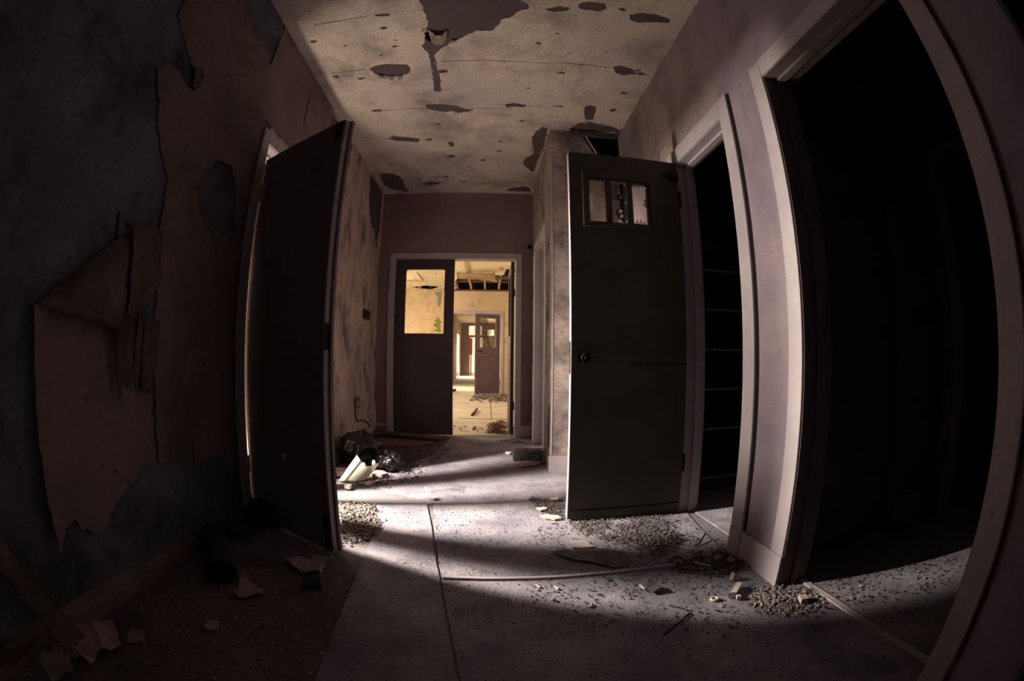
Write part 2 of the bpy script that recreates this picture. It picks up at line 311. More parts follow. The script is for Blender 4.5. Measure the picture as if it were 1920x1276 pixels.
fsheet(jag([(-1.27, -2.9), (-.11, -2.9), (-.498, 1.15), (-.535, 1.60), (-1.27, 1.63)], .05, .002), -.002, m=mat('dark_hardboard', (.17, .13, .13), (.11, .09, .095), 3, .9, .3, 60, (.06, .05, .05), 2, .5, .7, fine=(.05, .04, .04), fine_scale=80, fine_lo=.56, fine_hi=.68))  # this sheet has a darker hardboard colour
fsheet(jag([(-1.26, 2.97), (-1.0, 2.96), (-.70, 3.12), (-.62, 3.5), (-.42, 3.9), (-.45, 4.3), (-.05, 4.6), (.05, 5.02), (-1.26, 5.02)], .05, .03), -.003, m=mat('brown_litter_and_shade_floor', (.11, .085, .075), (.07, .055, .05), 5, .9, .5, 40, (.03, .025, .025), 4, .5, .66, fine=(.20, .16, .14), fine_scale=60, fine_lo=.6, fine_hi=.7))  # brown litter, its dark colour carried over the shaded floor to the right
fsheet([(1.19, 1.73), (1.90, 1.73), (1.90, 2.30), (1.175, 2.44)], .001, th=.007)
fsheet([(1.235, .40), (2.28, .40), (2.28, 1.23), (1.245, 1.23)], -.001)
obj('floor_batten', sheet(jag([(-.175, 1.613), (.2, 1.612), (.57, 1.617), (.79, 1.613), (.79, 1.628), (.57, 1.631), (.2, 1.628), (-.175, 1.628)], .05, .001), [], 'xy', -.004, .010), M_TRIM, fl, label='thin pale batten over the joint')
obj('floor_batten', bx(1.196, 1.225, .36, 1.245, -.004, .006), M_EDGE, fl)

# ------------------------------------------------------------------ left wall
LY0, LY1, LH = 2.08, 2.86, 2.05            # opening of the left doorway
wl = obj('wall_left', bx(XL-WT, XL, -3.0, LY0, -.1, H+.05), M_BLUE, kind='structure', label='left wall of bare blue-grey plaster under torn pink wallpaper', cat='wall')
obj('wall_section', bx(XL-WT, XL, LY0, LY1, LH, H+.05), M_MOULD, wl)
FC = [(4.96, 2.829), (4.97, 2.36), (4.85, 2.04), (4.74, 2.33), (4.55, 2.45), (4.42, 2.60), (4.33, 2.72), (4.30, 2.829)]
far_out = [(LY1, -.1), (YE+.1, -.1), (YE+.1, H+.05), (LY1, H+.05)]
obj('wall_section', sheet(far_out, [], 'yz', XL-WT, XL-.01), M_CBOARD, wl)
NT = [(2.90, 2.80), (3.35, 2.80), (3.62, 2.80), (3.60, 2.56), (3.48, 2.47), (3.30, 2.52), (3.12, 2.45), (2.9, 2.5)]
obj('plaster_skin', sheet(far_out, [jag(FC[:-1]+[(4.34, 2.81)], .02, .012), jag(NT, .03, .012)], 'yz', XL-.01, XL), M_MOULD, wl, label='pink plaster with black mould beyond the open door')
obj('plaster_tear', sheet(jag([(4.36, 2.62), (4.50, 2.46), (4.63, 2.40), (4.58, 2.25), (4.45, 2.42), (4.37, 2.50)], .02, .01), [], 'yz', XL, XL+.02, disp=lambda v: .05*max(0, 2.6-v.y)), M_CBOARD, wl)
# wallpaper
PA = P['paperA']
outA = [(0.99, 2.815)] + PA + [(1.975, 2.17), (2.98, 2.17), (3.02, 2.5), (2.96, 2.815), (1.885, 2.815)] + [(1.862, 2.473), (1.568, 2.522), (1.355, 2.594), (1.30, 2.815)]
cut = lambda a, b: abs(a[0]-b[0]) > .45 or abs(a[1]-b[1]) > .9
def curlA(v): return .006*noise.noise(Vector((v.x*5, v.y*5, 0)))
obj('wallpaper', sheet(jag(outA, .025, .006, skip=cut), [jag(P['paperA_hole'], .02, .007), jag([(2.484, 2.74), (2.492, 2.56), (2.498, 2.42), (2.462, 2.40), (2.470, 2.57)], .03, .004)], 'yz', XL+.001, XL+.010, disp=curlA), M_PAPER, wl, label='pink wallpaper hanging in one torn sheet')
PB = P['paperB']
def curlB(v):
    return .004*noise.noise(Vector((v.x*6, v.y*4, 3))) + (.03*max(0, 1-(v.x-.685)/.10) if v.x < .79 else 0)
obj('wallpaper', sheet(jag(PB, .022, .005), [], 'yz', XL+.004, XL+.012, disp=curlB), M_PAPER, wl, label='lower wallpaper sheet peeling off at its left edge')
def ribbon(name, rows, m, parent, th=.004, nv=8, wob=.004, label=None, seed=0):
    """sheet of paper lofted through polylines (rows of 3-D points)"""
    bm = bmesh.new()
    def samp(pl, t):
        f = t*(len(pl)-1); i = min(int(f), len(pl)-2); return Vector(pl[i]).lerp(Vector(pl[i+1]), f-i)
    nu = 10; grid = []
    for i in range(nv*(len(rows)-1)+1):
        f = i/nv; k = min(int(f), len(rows)-2); t = f-k
        r = []
        for j in range(nu+1):
            p = samp(rows[k], j/nu).lerp(samp(rows[k+1], j/nu), t)
            e = wob*noise.noise(p*14+Vector((seed, 0, 0)))
            r.append(bm.verts.new(p+Vector((e, e*.6, e))))
        grid.append(r)
    for i in range(len(grid)-1):
        for j in range(nu): bm.faces.new((grid[i][j], grid[i][j+1], grid[i+1][j+1], grid[i+1][j]))
    bmesh.ops.solidify(bm, geom=bm.faces[:], thickness=th)
    return obj(name, bm, m, parent, smooth=True, label=label)
X0 = XL+.012
ribbon('torn_flap', [[(X0, .70, .995), (X0, .899, 1.118), (X0, 1.061, 1.251), (X0+.01, 1.145, 1.255)],
                     [(XL+.05, .70, .992), (XL+.075, .86, 1.055), (XL+.08, .985, 1.125), (XL+.06, 1.12, 1.15)],
                     [(XL+.055, .695, .985), (XL+.095, .82, .965), (XL+.10, .93, .955), (XL+.085, 1.076, .935)]], M_PAPERBACK, wl, wob=.008, label='folded-down flap showing brown paper backing', seed=1)
ribbon('torn_flap', [[(X0+.02, 1.115, 1.30), (X0+.02, 1.20, 1.325), (X0+.01, 1.30, 1.325)],
                     [(XL+.085, 1.10, 1.14), (XL+.06, 1.2, 1.16), (XL+.04, 1.325, 1.14)],
                     [(XL+.075, 1.10, .985), (XL+.06, 1.15, .975), (XL+.045, 1.25, 1.05)]], M_PAPERBACK, wl, wob=.008, seed=2)
for k, (ya, yb, zb) in enumerate(((1.075, 1.105, .70), (1.115, 1.15, .74), (1.17, 1.20, .72), (1.21, 1.30, .71))):
    ribbon('paper_strip', [[(XL+.075, ya, .985), (XL+.07, yb, .985)], [(XL+.05, ya+.01, .84), (XL+.055, yb+.012, .85)], [(XL+.03, ya+.02, zb+.02), (XL+.035, (ya+yb)/2+.02, zb)]], M_PAPERBACK, wl, th=.002, nv=4, seed=3+k)
ribbon('peeling_strip', [[(XL+.012, .30, .50), (XL+.012, .40, .52)], [(XL+.05, .40, .33), (XL+.05, .49, .33)], [(XL+.09, .47, .18), (XL+.09, .56, .19)], [(XL+.13, .52, .02), (XL+.12, .63, .03)]], M_PAPERBACK, wl, wob=.01, nv=5, seed=9, label='long wallpaper strip fallen against the skirting')
ribbon('paper_curl', [[(X0, 1.29, 2.085), (X0, 1.22, 2.05)], [(XL+.035, 1.30, 2.03), (XL+.035, 1.235, 2.0)], [(XL+.03, 1.296, 1.965), (XL+.03, 1.25, 1.95)]], M_PAPERBACK, wl, nv=4, seed=11)
def baseboard(name, x0, x1, y0, y1, z, side, m=M_TRIM, **k):
    bm = bmesh.new(); box(bm, x0, x1, y0, y1, -.004, z, bev=.004); return obj(name, bm, m, kind='structure', **k)
M_SKIRTL = mat('chipped_dirty_skirting', (.20, .145, .15), (.12, .09, .09), 5, .7, .2, 30, (.05, .035, .03), 6, .52, .62, stretch=(1, .3, 1.6))
sk = baseboard('baseboard_left', XL, XL+.020, -2.9, 1.975, .085, 1, M_SKIRTL, label='chipped dirty skirting along the near left wall', cat='skirting')
obj('bead', bx(XL, XL+.012, -2.9, 1.975, .085, .10), M_SKIRTL, sk)
baseboard('baseboard_left', XL, XL+.018, 2.95, 5.02, .12, 1, M_TRIM, label='pale skirting of the far left wall behind the bags', cat='skirting')
pl = obj('switch_plate', sheet([(1.044, 1.332), (1.144, 1.349), (1.159, 1.268), (1.056, 1.252)], [[(1.098+.012*math.cos(t*.7854), 1.30+.012*math.sin(t*.7854)) for t in range(8)]], 'yz', XL+.001, XL+.012), M_PLATE, label='grimy square switch plate with a hole on the bare left plaster', cat='switch plate')
rb = obj('call_point', bx(XL, XL+.03, 4.44, 4.63, 1.27, 1.37, bev=.006), M_RED, label='small dark red box on the mouldy left wall', cat='call point')
obj('box_cover', bx(XL+.03, XL+.036, 4.48, 4.59, 1.29, 1.35), M_BLACK, rb)
sb = obj('wall_socket', bx(XL, XL+.02, 4.18, 4.32, .38, .485, bev=.005), M_BLUEP, label='small grey-blue socket low on the mouldy left wall', cat='socket')
obj('socket_hole', bx(XL+.02, XL+.0215, 4.215, 4.285, .405, .45), M_TRIM, sb)
cb = bmesh.new()
pts = [(XL+.006, 4.19, .375), (XL+.006, 4.20, .30), (XL+.006, 4.26, .25), (XL+.006, 4.45, .235), (XL+.006, 4.60, .20), (XL+.006, 4.70, .15), (XL+.012, 4.72, .10)]
for a, b in zip(pts, pts[1:]): cyl(cb, a, b, .006, n=6)
obj('wall_cable', cb, M_IRON, label='thin dark cable looping below the grey-blue socket', cat='cable')

def frame_x(idx, label, xw, side, y0, y1, zt, aw=.075, proud=.018, depth=.12, stop=True, m=M_TRIM, mj=None, plinth=.13, far=True, near=True):
    """door frame in a wall x = xw; side = direction of the corridor (+1: corridor lies at larger x)"""
    e = empty('trim_%d' % idx, (xw, (y0+y1)/2, 0), label, 'door frame', kind='structure')
    s = side
    def X(a, b): return (min(a, b), max(a, b))
    xa, xb = X(xw+s*proud, xw)
    jm = mj or m
    if near: obj('architrave', bx(xa, xb, y0-aw, y0, plinth, zt+aw, bev=.004), m, e)
    if far: obj('architrave', bx(xa, xb, y1, y1+aw, plinth, zt+aw, bev=.004), m, e)
    obj('architrave', bx(xa, xb, y0, y1, zt, zt+aw, bev=.004), m, e)
    xa2, xb2 = X(xw+s*(proud+.003), xw)
    if near: obj('plinth_block', bx(xa2, xb2, y0-aw-.002, y0+.001, -.004, plinth, bev=.003), m, e)
    if far: obj('plinth_block', bx(xa2, xb2, y1-.001, y1+aw+.002, -.004, plinth, bev=.003), m, e)
    xj0, xj1 = X(xw+s*proud*.5, xw-s*(depth+.01))
    obj('jamb', bx(xj0, xj1, y0-.02, y0+.004, -.004, zt+.004), jm, e)
    obj('jamb', bx(xj0, xj1, y1-.004, y1+.02, -.004, zt+.004), jm, e)
    obj('head_jamb', bx(xj0, xj1, y0, y1, zt-.004, zt+.02), jm, e)
    if stop:
        xs0, xs1 = X(xw-s*.05, xw-s*.085)
        for a, b in ((y0+.004, y0+.018), (y1-.018, y1-.004)): obj('door_stop', bx(xs0, xs1, a, b, -.004, zt-.004), jm, e)
        obj('door_stop', bx(xs0, xs1, y0+.018, y1-.018, zt-.018, zt-.004), jm, e)
    return e
frame_x(1, 'cream frame of the left doorway around the open brown door', XL, 1, LY0, LY1, LH, aw=.08)
obj('door_stop', bx(XL-.085, XL-.05, LY0+.004, 2.143, -.004, LH-.004), M_TRIM, bpy.data.objects['trim_1'])  # extra-deep stop added to block light leaking past the hinge

# ------------------------------------------------------------------ small sunlit room on the left
wr = empty('wall_left_room', (-2.0, 2.4, 0), 'pale walls of the small bright room behind the left doorway', 'wall', kind='structure')
obj('wall_section', bx(-2.72, -2.6, 1.3, 3.6, -.1, 2.7), M_LROOM, wr)
obj('wall_section', bx(-2.6, XL-WT, 1.3, 1.4, -.1, 2.7), M_LROOM, wr)
obj('wall_section', bx(-2.6, XL-WT, 3.5, 3.6, -.1, 2.7), M_LROOM, wr)
obj('wall_section', bx(-2.72, XL-WT, 1.3, 3.6, 2.7, 2.8), M_LROOM, wr)
# added unseen bars and top board: cut the floor stripes, stop upward light
wp = empty('stripe_blocker_left_room', (-1.5, 2.4, 0), 'added unseen slatted partition in the left room that shapes the floor stripes', 'partition', kind='structure')
def stripe_bar(ang0, ang1, x=-1.50, top=1.47):
    a = 2.388+.30*math.tan(R(ang0)); b = 2.388+.30*math.tan(R(ang1))
    obj('stripe_bar', bx(x-.02, x+.02, a, b, -.004, top), M_WOOD, wp)
stripe_bar(25.5, 33.5); stripe_bar(5.6, 11.0); stripe_bar(-20.3, -10.5, top=1.335)
obj('light_stop_board', bx(-1.53, -1.47, 1.42, 3.48, 1.385, 2.68), M_WOOD, wp)

# ------------------------------------------------------------------ right wall with two doorways
D1Y0, D1Y1, D1H = 1.685, 2.31, 2.03
D2Y0, D2Y1, D2H = .43, 1.262, 2.02
wrt = obj('wall_right', bx(XR, XR+WT, D2Y1, D1Y0, -.1, H+.05), M_WALLR, kind='structure', label='right wall of stained plaster, purple glow put into its colour, with two doorways', cat='wall')
obj('wall_section', bx(XR, XR+WT, D1Y0, D1Y1, D1H, H+.05), M_WALLP, wrt)
obj('wall_section', bx(XR, XR+WT, D2Y0, D2Y1, D2H, H+.05), M_WALLR, wrt)
obj('wall_section', bx(XR, XR+WT, .135, D2Y0, -.1, H+.05), M_WALLR, wrt)
obj('wall_section', bx(XR, XR+1.4, .10, .135, -.1, H+.05), M_WALLR, wrt)
rt_out = [(D1Y1, -.1), (3.6, -.1), (3.6, H+.05), (D1Y1, H+.05)]
obj('wall_section', sheet(rt_out, [], 'yz', XR+.008, XR+WT), mat('yellowed_bare_plaster', (.40, .31, .22), (.32, .25, .18), 5, .9, .2), wrt)
RT = [(2.60, 2.14), (2.565, 2.242), (2.443, 2.247), (2.40, 2.20), (2.327, 2.198), (2.318, 2.14)]
obj('plaster_skin', sheet(rt_out, [jag(RT, .02, .008), jag([(2.588, 2.635), (2.575, 2.36), (2.615, 2.26), (2.625, 2.26), (2.582, 2.37), (2.594, 2.635)], .05, .001)], 'yz', XR, XR+.008), M_WALLP, wrt)
frame_x(2, 'cream frame of the shelved cupboard doorway on the right', XR, -1, D1Y0, D1Y1, D1H, aw=.095, depth=.10)
frame_x(3, 'wide cream frame of the dark doorway nearest on the right', XR, -1, D2Y0, D2Y1, D2H, aw=.085, depth=.13, mj=M_TRIMDARK)
obj('painted_gap_strip', bx(XR-.003, XR, D1Y0-.109, D1Y0-.095, .13, D1H+.09), M_BLACK, wrt)  # dark strips painted in for the shaded gaps beside the architraves
obj('painted_gap_strip', bx(XR-.003, XR, D2Y0-.102, D2Y0-.085, .13, D2H+.2), M_JOIST, wrt)
bp = obj('baseboard_right', bx(XR-.016, XR, D2Y1+.088, D1Y0-.098, -.004, .128, bev=.004), M_TRIM, kind='structure', label='short cream skirting on the pier between the right doorways', cat='skirting')
baseboard('baseboard_right', XR-.016, XR, 2.41, 3.40, .13, -1, label='pale skirting behind the triple-pane door', cat='skirting')

# cupboard behind the first right doorway
cw = empty('wall_cupboard', (1.7, 2.2, 0), 'near-black walls inside the right cupboard', 'wall', kind='structure')
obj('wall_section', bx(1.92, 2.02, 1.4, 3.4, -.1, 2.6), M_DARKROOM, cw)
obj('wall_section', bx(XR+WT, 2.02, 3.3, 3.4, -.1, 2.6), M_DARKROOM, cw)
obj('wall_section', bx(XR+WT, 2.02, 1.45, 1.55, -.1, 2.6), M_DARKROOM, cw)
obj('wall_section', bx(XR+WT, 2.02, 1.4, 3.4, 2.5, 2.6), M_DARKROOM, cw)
su = empty('shelf_unit', (1.5, 2.6, 0), 'dark red wooden shelving inside the cupboard behind the right doorway', 'shelving')
SY0, SY1 = 2.62, 3.0
obj('side_panel', bx(1.235, 1.262, SY0, SY1, 0, 1.62), M_SHELF, su); obj('side_panel', bx(1.86, 1.885, SY0, SY1, 0, 1.62), M_SHELF, su)
obj('back_panel', bx(1.262, 1.86, SY1-.015, SY1, 0, 1.62), M_SHELF, su)
obj('top_panel', bx(1.235, 1.885, SY0, SY1, 1.62, 1.64), M_SHELF, su)
for z in (.10, .43, .69, .945, 1.205, 1.465):
    s_ = obj('shelf', bx(1.262, 1.86, SY0, SY1-.015, z-.016, z), M_SHELF, su)
    obj('dusty_lip', bx(1.262, 1.86, SY0-.006, SY0, z-.010, z+.002), M_DUSTLIP, s_)
obj('kick_board', bx(1.262, 1.86, SY0+.02, SY0+.035, 0, .08), M_SHELF, su)

# dark room behind the second right doorway
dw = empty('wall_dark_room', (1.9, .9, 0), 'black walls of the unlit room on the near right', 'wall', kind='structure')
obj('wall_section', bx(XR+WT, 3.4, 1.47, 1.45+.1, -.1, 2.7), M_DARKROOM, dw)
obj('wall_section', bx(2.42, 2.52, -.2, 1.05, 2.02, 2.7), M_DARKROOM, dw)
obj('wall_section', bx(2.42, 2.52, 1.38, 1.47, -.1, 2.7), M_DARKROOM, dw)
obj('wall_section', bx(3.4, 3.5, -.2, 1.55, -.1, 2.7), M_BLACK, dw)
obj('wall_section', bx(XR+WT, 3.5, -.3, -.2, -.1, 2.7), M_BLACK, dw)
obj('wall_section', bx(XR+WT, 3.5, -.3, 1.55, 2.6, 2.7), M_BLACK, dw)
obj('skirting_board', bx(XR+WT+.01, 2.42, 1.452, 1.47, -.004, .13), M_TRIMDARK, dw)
frame_x(4, 'dim inner door frame deep inside the dark right room', 2.42, -1, .5, 1.30, 2.02, aw=.09, m=M_TRIMDARK, stop=False)

# rear of the corridor, behind the photographer
rw = empty('wall_back', (.5, -2.95, 0), 'rear walls of the corridor behind the camera', 'wall', kind='structure')
obj('wall_section', bx(XL-WT, 2.6, -3.0, -2.9, -.1, H+.05), M_WALLR, rw)
obj('wall_section', bx(2.5, 2.6, -2.9, .10, -.1, H+.05), M_WALLR, rw)

# ------------------------------------------------------------------ boxed-in cupboard on the right, end wall
CX, CY = .49, 3.42
col = obj('wall_box_right', bx(CX+.02, XR, CY+.02, CY+.03, -.1, 1.5), M_COLUMN, kind='structure', label='boxed-in plaster corner standing out from the right wall', cat='wall')
obj('front_panel', sheet([(CX, -.1), (XR+.02, -.1)] + jag([(XR+.02, 2.60), (1.03, 2.56), (.95, 2.60), (.86, 2.62)], .03, .012, False) + [(.76, 2.80), (.73, 2.835), (CX, 2.85)], [], 'xz', CY, CY+.02), M_COLUMN, col)
OPY0, OPY1, OPH = 3.87, 4.66, 2.05
obj('side_panel', sheet([(CY+.02, -.1), (OPY0, -.1), (OPY0, OPH), (OPY1, OPH), (OPY1, -.1), (YE, -.1), (YE, 2.85), (CY+.02, 2.85)], [jag([(3.55, 2.02), (3.66, 1.98), (3.70, 1.85), (3.62, 1.74), (3.57, 1.82)], .02, .01), jag([(3.60, 1.60), (3.72, 1.55), (3.76, 1.3), (3.68, 1.1), (3.62, 1.25)], .02, .01), jag([(3.50, .55), (3.60, .50), (3.66, .3), (3.58, .12), (3.50, .2)], .02, .01)], 'yz', CX, CX+.02), M_COLUMN, col)
obj('corner_bead', bx(CX-.003, CX+.008, CY-.003, CY+.008, .13, 2.55), M_TRIM, col)
obj('skirting_board', bx(CX-.012, XR, CY-.014, CY, -.004, .125, bev=.003), M_TRIM, col)
obj('skirting_board', bx(CX-.014, CX, CY, OPY0, -.004, .12), M_TRIMDARK, col)
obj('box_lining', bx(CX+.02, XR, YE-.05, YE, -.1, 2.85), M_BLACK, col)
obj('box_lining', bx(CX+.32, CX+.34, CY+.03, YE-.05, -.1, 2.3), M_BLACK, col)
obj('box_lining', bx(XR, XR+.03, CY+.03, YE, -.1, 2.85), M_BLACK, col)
obj('hanging_batten', bx(-.004, .004, -.01, .01, -.23, 0, M=Matrix.Translation((.775, CY-.012, 2.815)) @ Matrix.Rotation(R(-28), 4, 'Y')), M_LATH, col)
obj('loose_board', sheet(jag([(.64, 2.80), (1.06, 2.805), (1.07, 2.775), (.66, 2.77)], .05, .005), [], 'xz', CY-.04, CY-.02), M_CBOARD, col)
obj('corner_damage', sheet(jag([(1.10, 2.38), (1.06, 2.36), (1.075, 2.30), (1.045, 2.22), (1.06, 2.15), (1.02, 2.09), (1.04, 2.03), (1.10, 2.0)], .012, .009), [], 'xz', CY-.003, CY), M_BLACK, col)
obj('corner_damage', sheet(jag([(3.42, 2.34), (3.36, 2.30), (3.33, 2.22), (3.37, 2.15), (3.29, 2.08), (3.36, 2.0), (3.42, 1.98)], .012, .009), [], 'yz', XR-.003, XR), M_BLACK, col)
for k in range(8):
    z = 2.03+.042*k; obj('hanging_flake', sheet(jag([(0, 0), (.03, .005), (.035, .03), (.01, .035)], .01, .004), [], 'xz', 0, .003), M_COLUMN, col, loc=(1.03+.03*RND.random(), CY-.018+.01*RND.random(), z))
e4 = frame_x(5, 'narrow cream frame of the side door in the boxed corner', CX, -1, OPY0, OPY1, OPH, aw=.07, depth=.10, proud=.012)
d4 = obj('door_4', bx(.585, .62, OPY0+.02, OPY1-.02, .01, OPH-.012), M_TRIM, kind='structure', label='closed cream side door set in the boxed corner', cat='door')
kn = bmesh.new(); lump(kn, (.535, 4.46, 2.035), .016, 2, 0); obj('roller_catch', kn, M_BRASS, e4)

OX0, OX1, OH = -1.088, .306, 2.02
we = obj('wall_end', sheet([(XL-.1, -.1), (OX0, -.1), (OX0, OH), (OX1, OH), (OX1, -.1), (CX+.05, -.1), (CX+.05, 2.85), (XL-.1, 2.85)], [], 'xz', YE, YE+.12), M_END, kind='structure', label='dull pink end wall above the double doors', cat='wall')
obj('wall_bead', bx(.462, .466, YE-.004, YE, .12, 2.82), M_TRIMDARK, we)
baseboard('baseboard_end', .37, .488, YE-.018, YE, .13, 0, label='short cream skirting right of the double doorway', cat='skirting')
baseboard('baseboard_end', XL, -1.155, YE-.018, YE, .13, 0, label='short skirting in the corner left of the double doorway', cat='skirting')
bm = bmesh.new(); lump(bm, (.459, YE-.004, 2.168), .028, 2, .3, sq=(1, .4, 1)); obj('wall_fitting', bm, M_IRON, label='small black fitting on the end wall right of the door frame', cat='fitting')
bm = bmesh.new()
wp_ = [(.395, YE-.01, 1.42), (.40, YE-.02, 1.36), (.415, YE-.02, 1.32), (.42, YE-.02, 1.26)]
for a, b in zip(wp_, wp_[1:]): cyl(bm, a, b, .002, n=5)
obj('loose_wire', bm, M_TRIM, label='thin pale wire curling off the end wall', cat='wire')
def frame_y(idx, label, yw, x0, x1, zt, aw=.065, proud=.018, depth=.12, m=M_TRIM, plinth=.13):
    e = empty('trim_%d' % idx, ((x0+x1)/2, yw, 0), label, 'door frame', kind='structure')
    ya, yb = yw-proud, yw
    obj('architrave', bx(x0-aw, x0, ya, yb, plinth, zt+aw, bev=.004), m, e); obj('architrave', bx(x1, x1+aw, ya, yb, plinth, zt+aw, bev=.004), m, e)
    obj('architrave', bx(x0, x1, ya, yb, zt, zt+aw, bev=.004), m, e)
    obj('plinth_block', bx(x0-aw-.002, x0, ya-.003, yb, -.004, plinth), m, e); obj('plinth_block', bx(x1, x1+aw+.002, ya-.003, yb, -.004, plinth), m, e)
    obj('jamb', bx(x0-.02, x0+.003, yw-.01, yw+depth+.01, -.004, zt), m, e); obj('jamb', bx(x1-.003, x1+.02, yw-.01, yw+depth+.01, -.004, zt), m, e)
    obj('head_jamb', bx(x0, x1, yw-.01, yw+depth+.01, zt-.003, zt+.02), m, e)
    return e
frame_y(6, 'cream frame of the double doorway in the end wall', YE, OX0, OX1, OH)

# ------------------------------------------------------------------ ceiling
cl = obj('ceiling', bx(XL-WT, XR+WT+1.3, -3.0, -1.2, H+.012, H+.06), M_CBOARD, kind='structure', label='peeling stippled ceiling with dark bare patches', cat='ceiling')
ys = [-1.2, .02, 1.25, 2.47, 3.05, 4.27, 5.2]
HB = jag(P['ceil_blackhole'], .012, .004)
for a, b in zip(ys, ys[1:]):
    bm = bmesh.new()
    hb = [HB] if a < 2.2 < b else []
    sheet(rect(XL-.02, XR+.05, a+.002, b-.002), hb, 'xy', H+.006, H+.03, bm=bm)
    obj('ceiling_board', bm, M_CBOARD, cl)
obj('roof_void_board', bx(XL-.1, XR+.1, -3, 5.2, H+.16, H+.2), M_BLACK, cl)
bm = bmesh.new(); box(bm, XL-.1, XL, -3, 5.2, H+.03, H+.16); box(bm, XR+.05, XR+.1, -3, 5.2, H+.03, H+.16); obj('roof_edge', bm, M_BLACK, cl)
holes = []
for i in range(22):
    h = P['ch%d' % i]
    if i == 0:
        h = h + [(.10, 1.70), (-.05, 1.60), (-.30, 1.62), (-.42, 1.70)]
    holes.append(jag(h, .016 if i in (0, 14, 15) else .014, .008 if i in (0, 15, 14) else .004))
holes.append(jag([(-1.15, 4.90), (-1.02, 4.98), (-.96, 4.95), (-1.0, 4.80), (-.97, 4.62), (-1.02, 4.45), (-1.15, 4.37), (-1.22, 4.45), (-1.23, 4.75)], .02, .012))
tries = 0
while len(holes) < 75 and tries < 4000:
    tries += 1
    x, y = RND.uniform(-1.2, 1.03), RND.uniform(1.35, 4.9)
    if x > .40 and y > 3.1: continue
    if any(abs(y-yy) < .05 for yy in (2.455, 2.435, 2.49, 3.10, 3.05, 3.09, 1.93)): continue
    q = RND.uniform(.006, .020) if RND.random() < .85 else RND.uniform(.02, .035)
    if any(min(p[0] for p in h)-.05 < x < max(p[0] for p in h)+.05 and min(p[1] for p in h)-.05 < y < max(p[1] for p in h)+.05 for h in holes): continue
    n = RND.randint(7, 10); ex = RND.uniform(.8, 2.2)
    holes.append([(x+ex*q*RND.uniform(.5, 1.1)*math.cos(6.283*i/n), y+q*RND.uniform(.5, 1.1)*math.sin(6.283*i/n)) for i in range(n)])
for x0, x1, y in ((-.36, .36, 2.455), (.42, .775, 2.435), (-1.15, -.89, 2.49), (-.12, .07, 3.10), (.27, .43, 3.05), (-.9, -.55, 3.09), (-1.1, -.75, 1.93)):
    n = 10; top = [(x0+(x1-x0)*i/n, y+RND.uniform(-.004, .004)) for i in range(n+1)]
    holes.append(top + [(x, yy+.004+RND.uniform(0, .005)) for x, yy in reversed(top)])
obj('paint_coat', sheet(jag([(XL, -3.0), (XR+.02, -3.0), (XR, .2), (XR, 3.26), (1.07, 3.40), (.70, 3.47), (.50, 3.42), (.49, 5.05), (XL, 5.05)], .05, .003, skip=lambda a, b: False), holes, 'xy', H, H+.007), M_CEIL, cl, label='stippled cream paint flaking off in patches')
for k in range(26):   # little flakes of paint hanging off the patch edges
    hh = holes[RND.choice([0, 0, 1, 2, 4, 8, 14, 15, 15, 22])]; i = RND.randrange(len(hh)); x, y = hh[i]
    if y < 1.7 or y > 5: continue
    a = RND.uniform(0, 6.28); r = RND.uniform(.012, .03)
    bm = bmesh.new(); q = [Vector((x+r*math.cos(a+t), y+r*math.sin(a+t), H-.001-RND.uniform(0, .02)*(j > 0))) for j, t in enumerate((0, 1.7, 3.4, 5.0))]
    f = bm.faces.new([bm.verts.new(p) for p in q]); bmesh.ops.solidify(bm, geom=[f], thickness=.002); obj('hanging_flake', bm, M_CEIL, cl)
ribbon('paint_curl', [[(-.42, 2.10, H), (-.40, 2.25, H)], [(-.37, 2.14, H-.03), (-.37, 2.24, H-.03)], [(-.33, 2.13, H-.045), (-.33, 2.22, H-.045)], [(-.30, 2.10, H-.02), (-.31, 2.20, H-.025)]], M_CEIL, cl, nv=3, wob=.01, th=.002)

# ------------------------------------------------------------------ doors
# door 1: brown flush door on the left
L1 = .685; a1 = math.atan2(1.756-2.098, -.672+1.272)
d1 = empty('door_1', (-1.272, 2.098, 0), 'tall dark brown flush door swung open on the left', 'door', kind='structure', rz=a1, world=False)
hx, hz = .362, .404
holeP = [(hx+r*math.cos(t), hz+r*.7*math.sin(t)) for t, r in [(i*.52, .016+.012*RND.random()) for i in range(12)]]
obj('door_leaf', sheet(rect(-.006, L1-.012, .012, 1.955), [holeP], 'xz', 0, .042), M_BROWN, d1)
bm = bmesh.new(); box(bm, L1-.012, L1, .002, .030, .014, 1.95, bev=.004); obj('edge_strip', bm, M_EDGE, d1)
obj('edge_lip', bx(L1-.012, L1+.012, .030, .044, .012, 1.952), M_BROWN, d1)
obj('latch_plate', bx(L1-.002, L1+.003, .003, .028, .90, 1.01), M_IRON, d1)
obj('strike_block', bx(L1-.06, L1-.014, -.006, 0, 1.86, 1.95), M_IRON, d1)
obj('kick_repair', bx(L1-.05, L1-.014, -.004, 0, .012, .19), M_IRON, d1)
for z in (.25, 1.7): obj('hinge', cyl(bmesh.new(), (-.004, -.002, z), (-.004, -.002, z+.09), .007, n=8), M_IRON, d1)

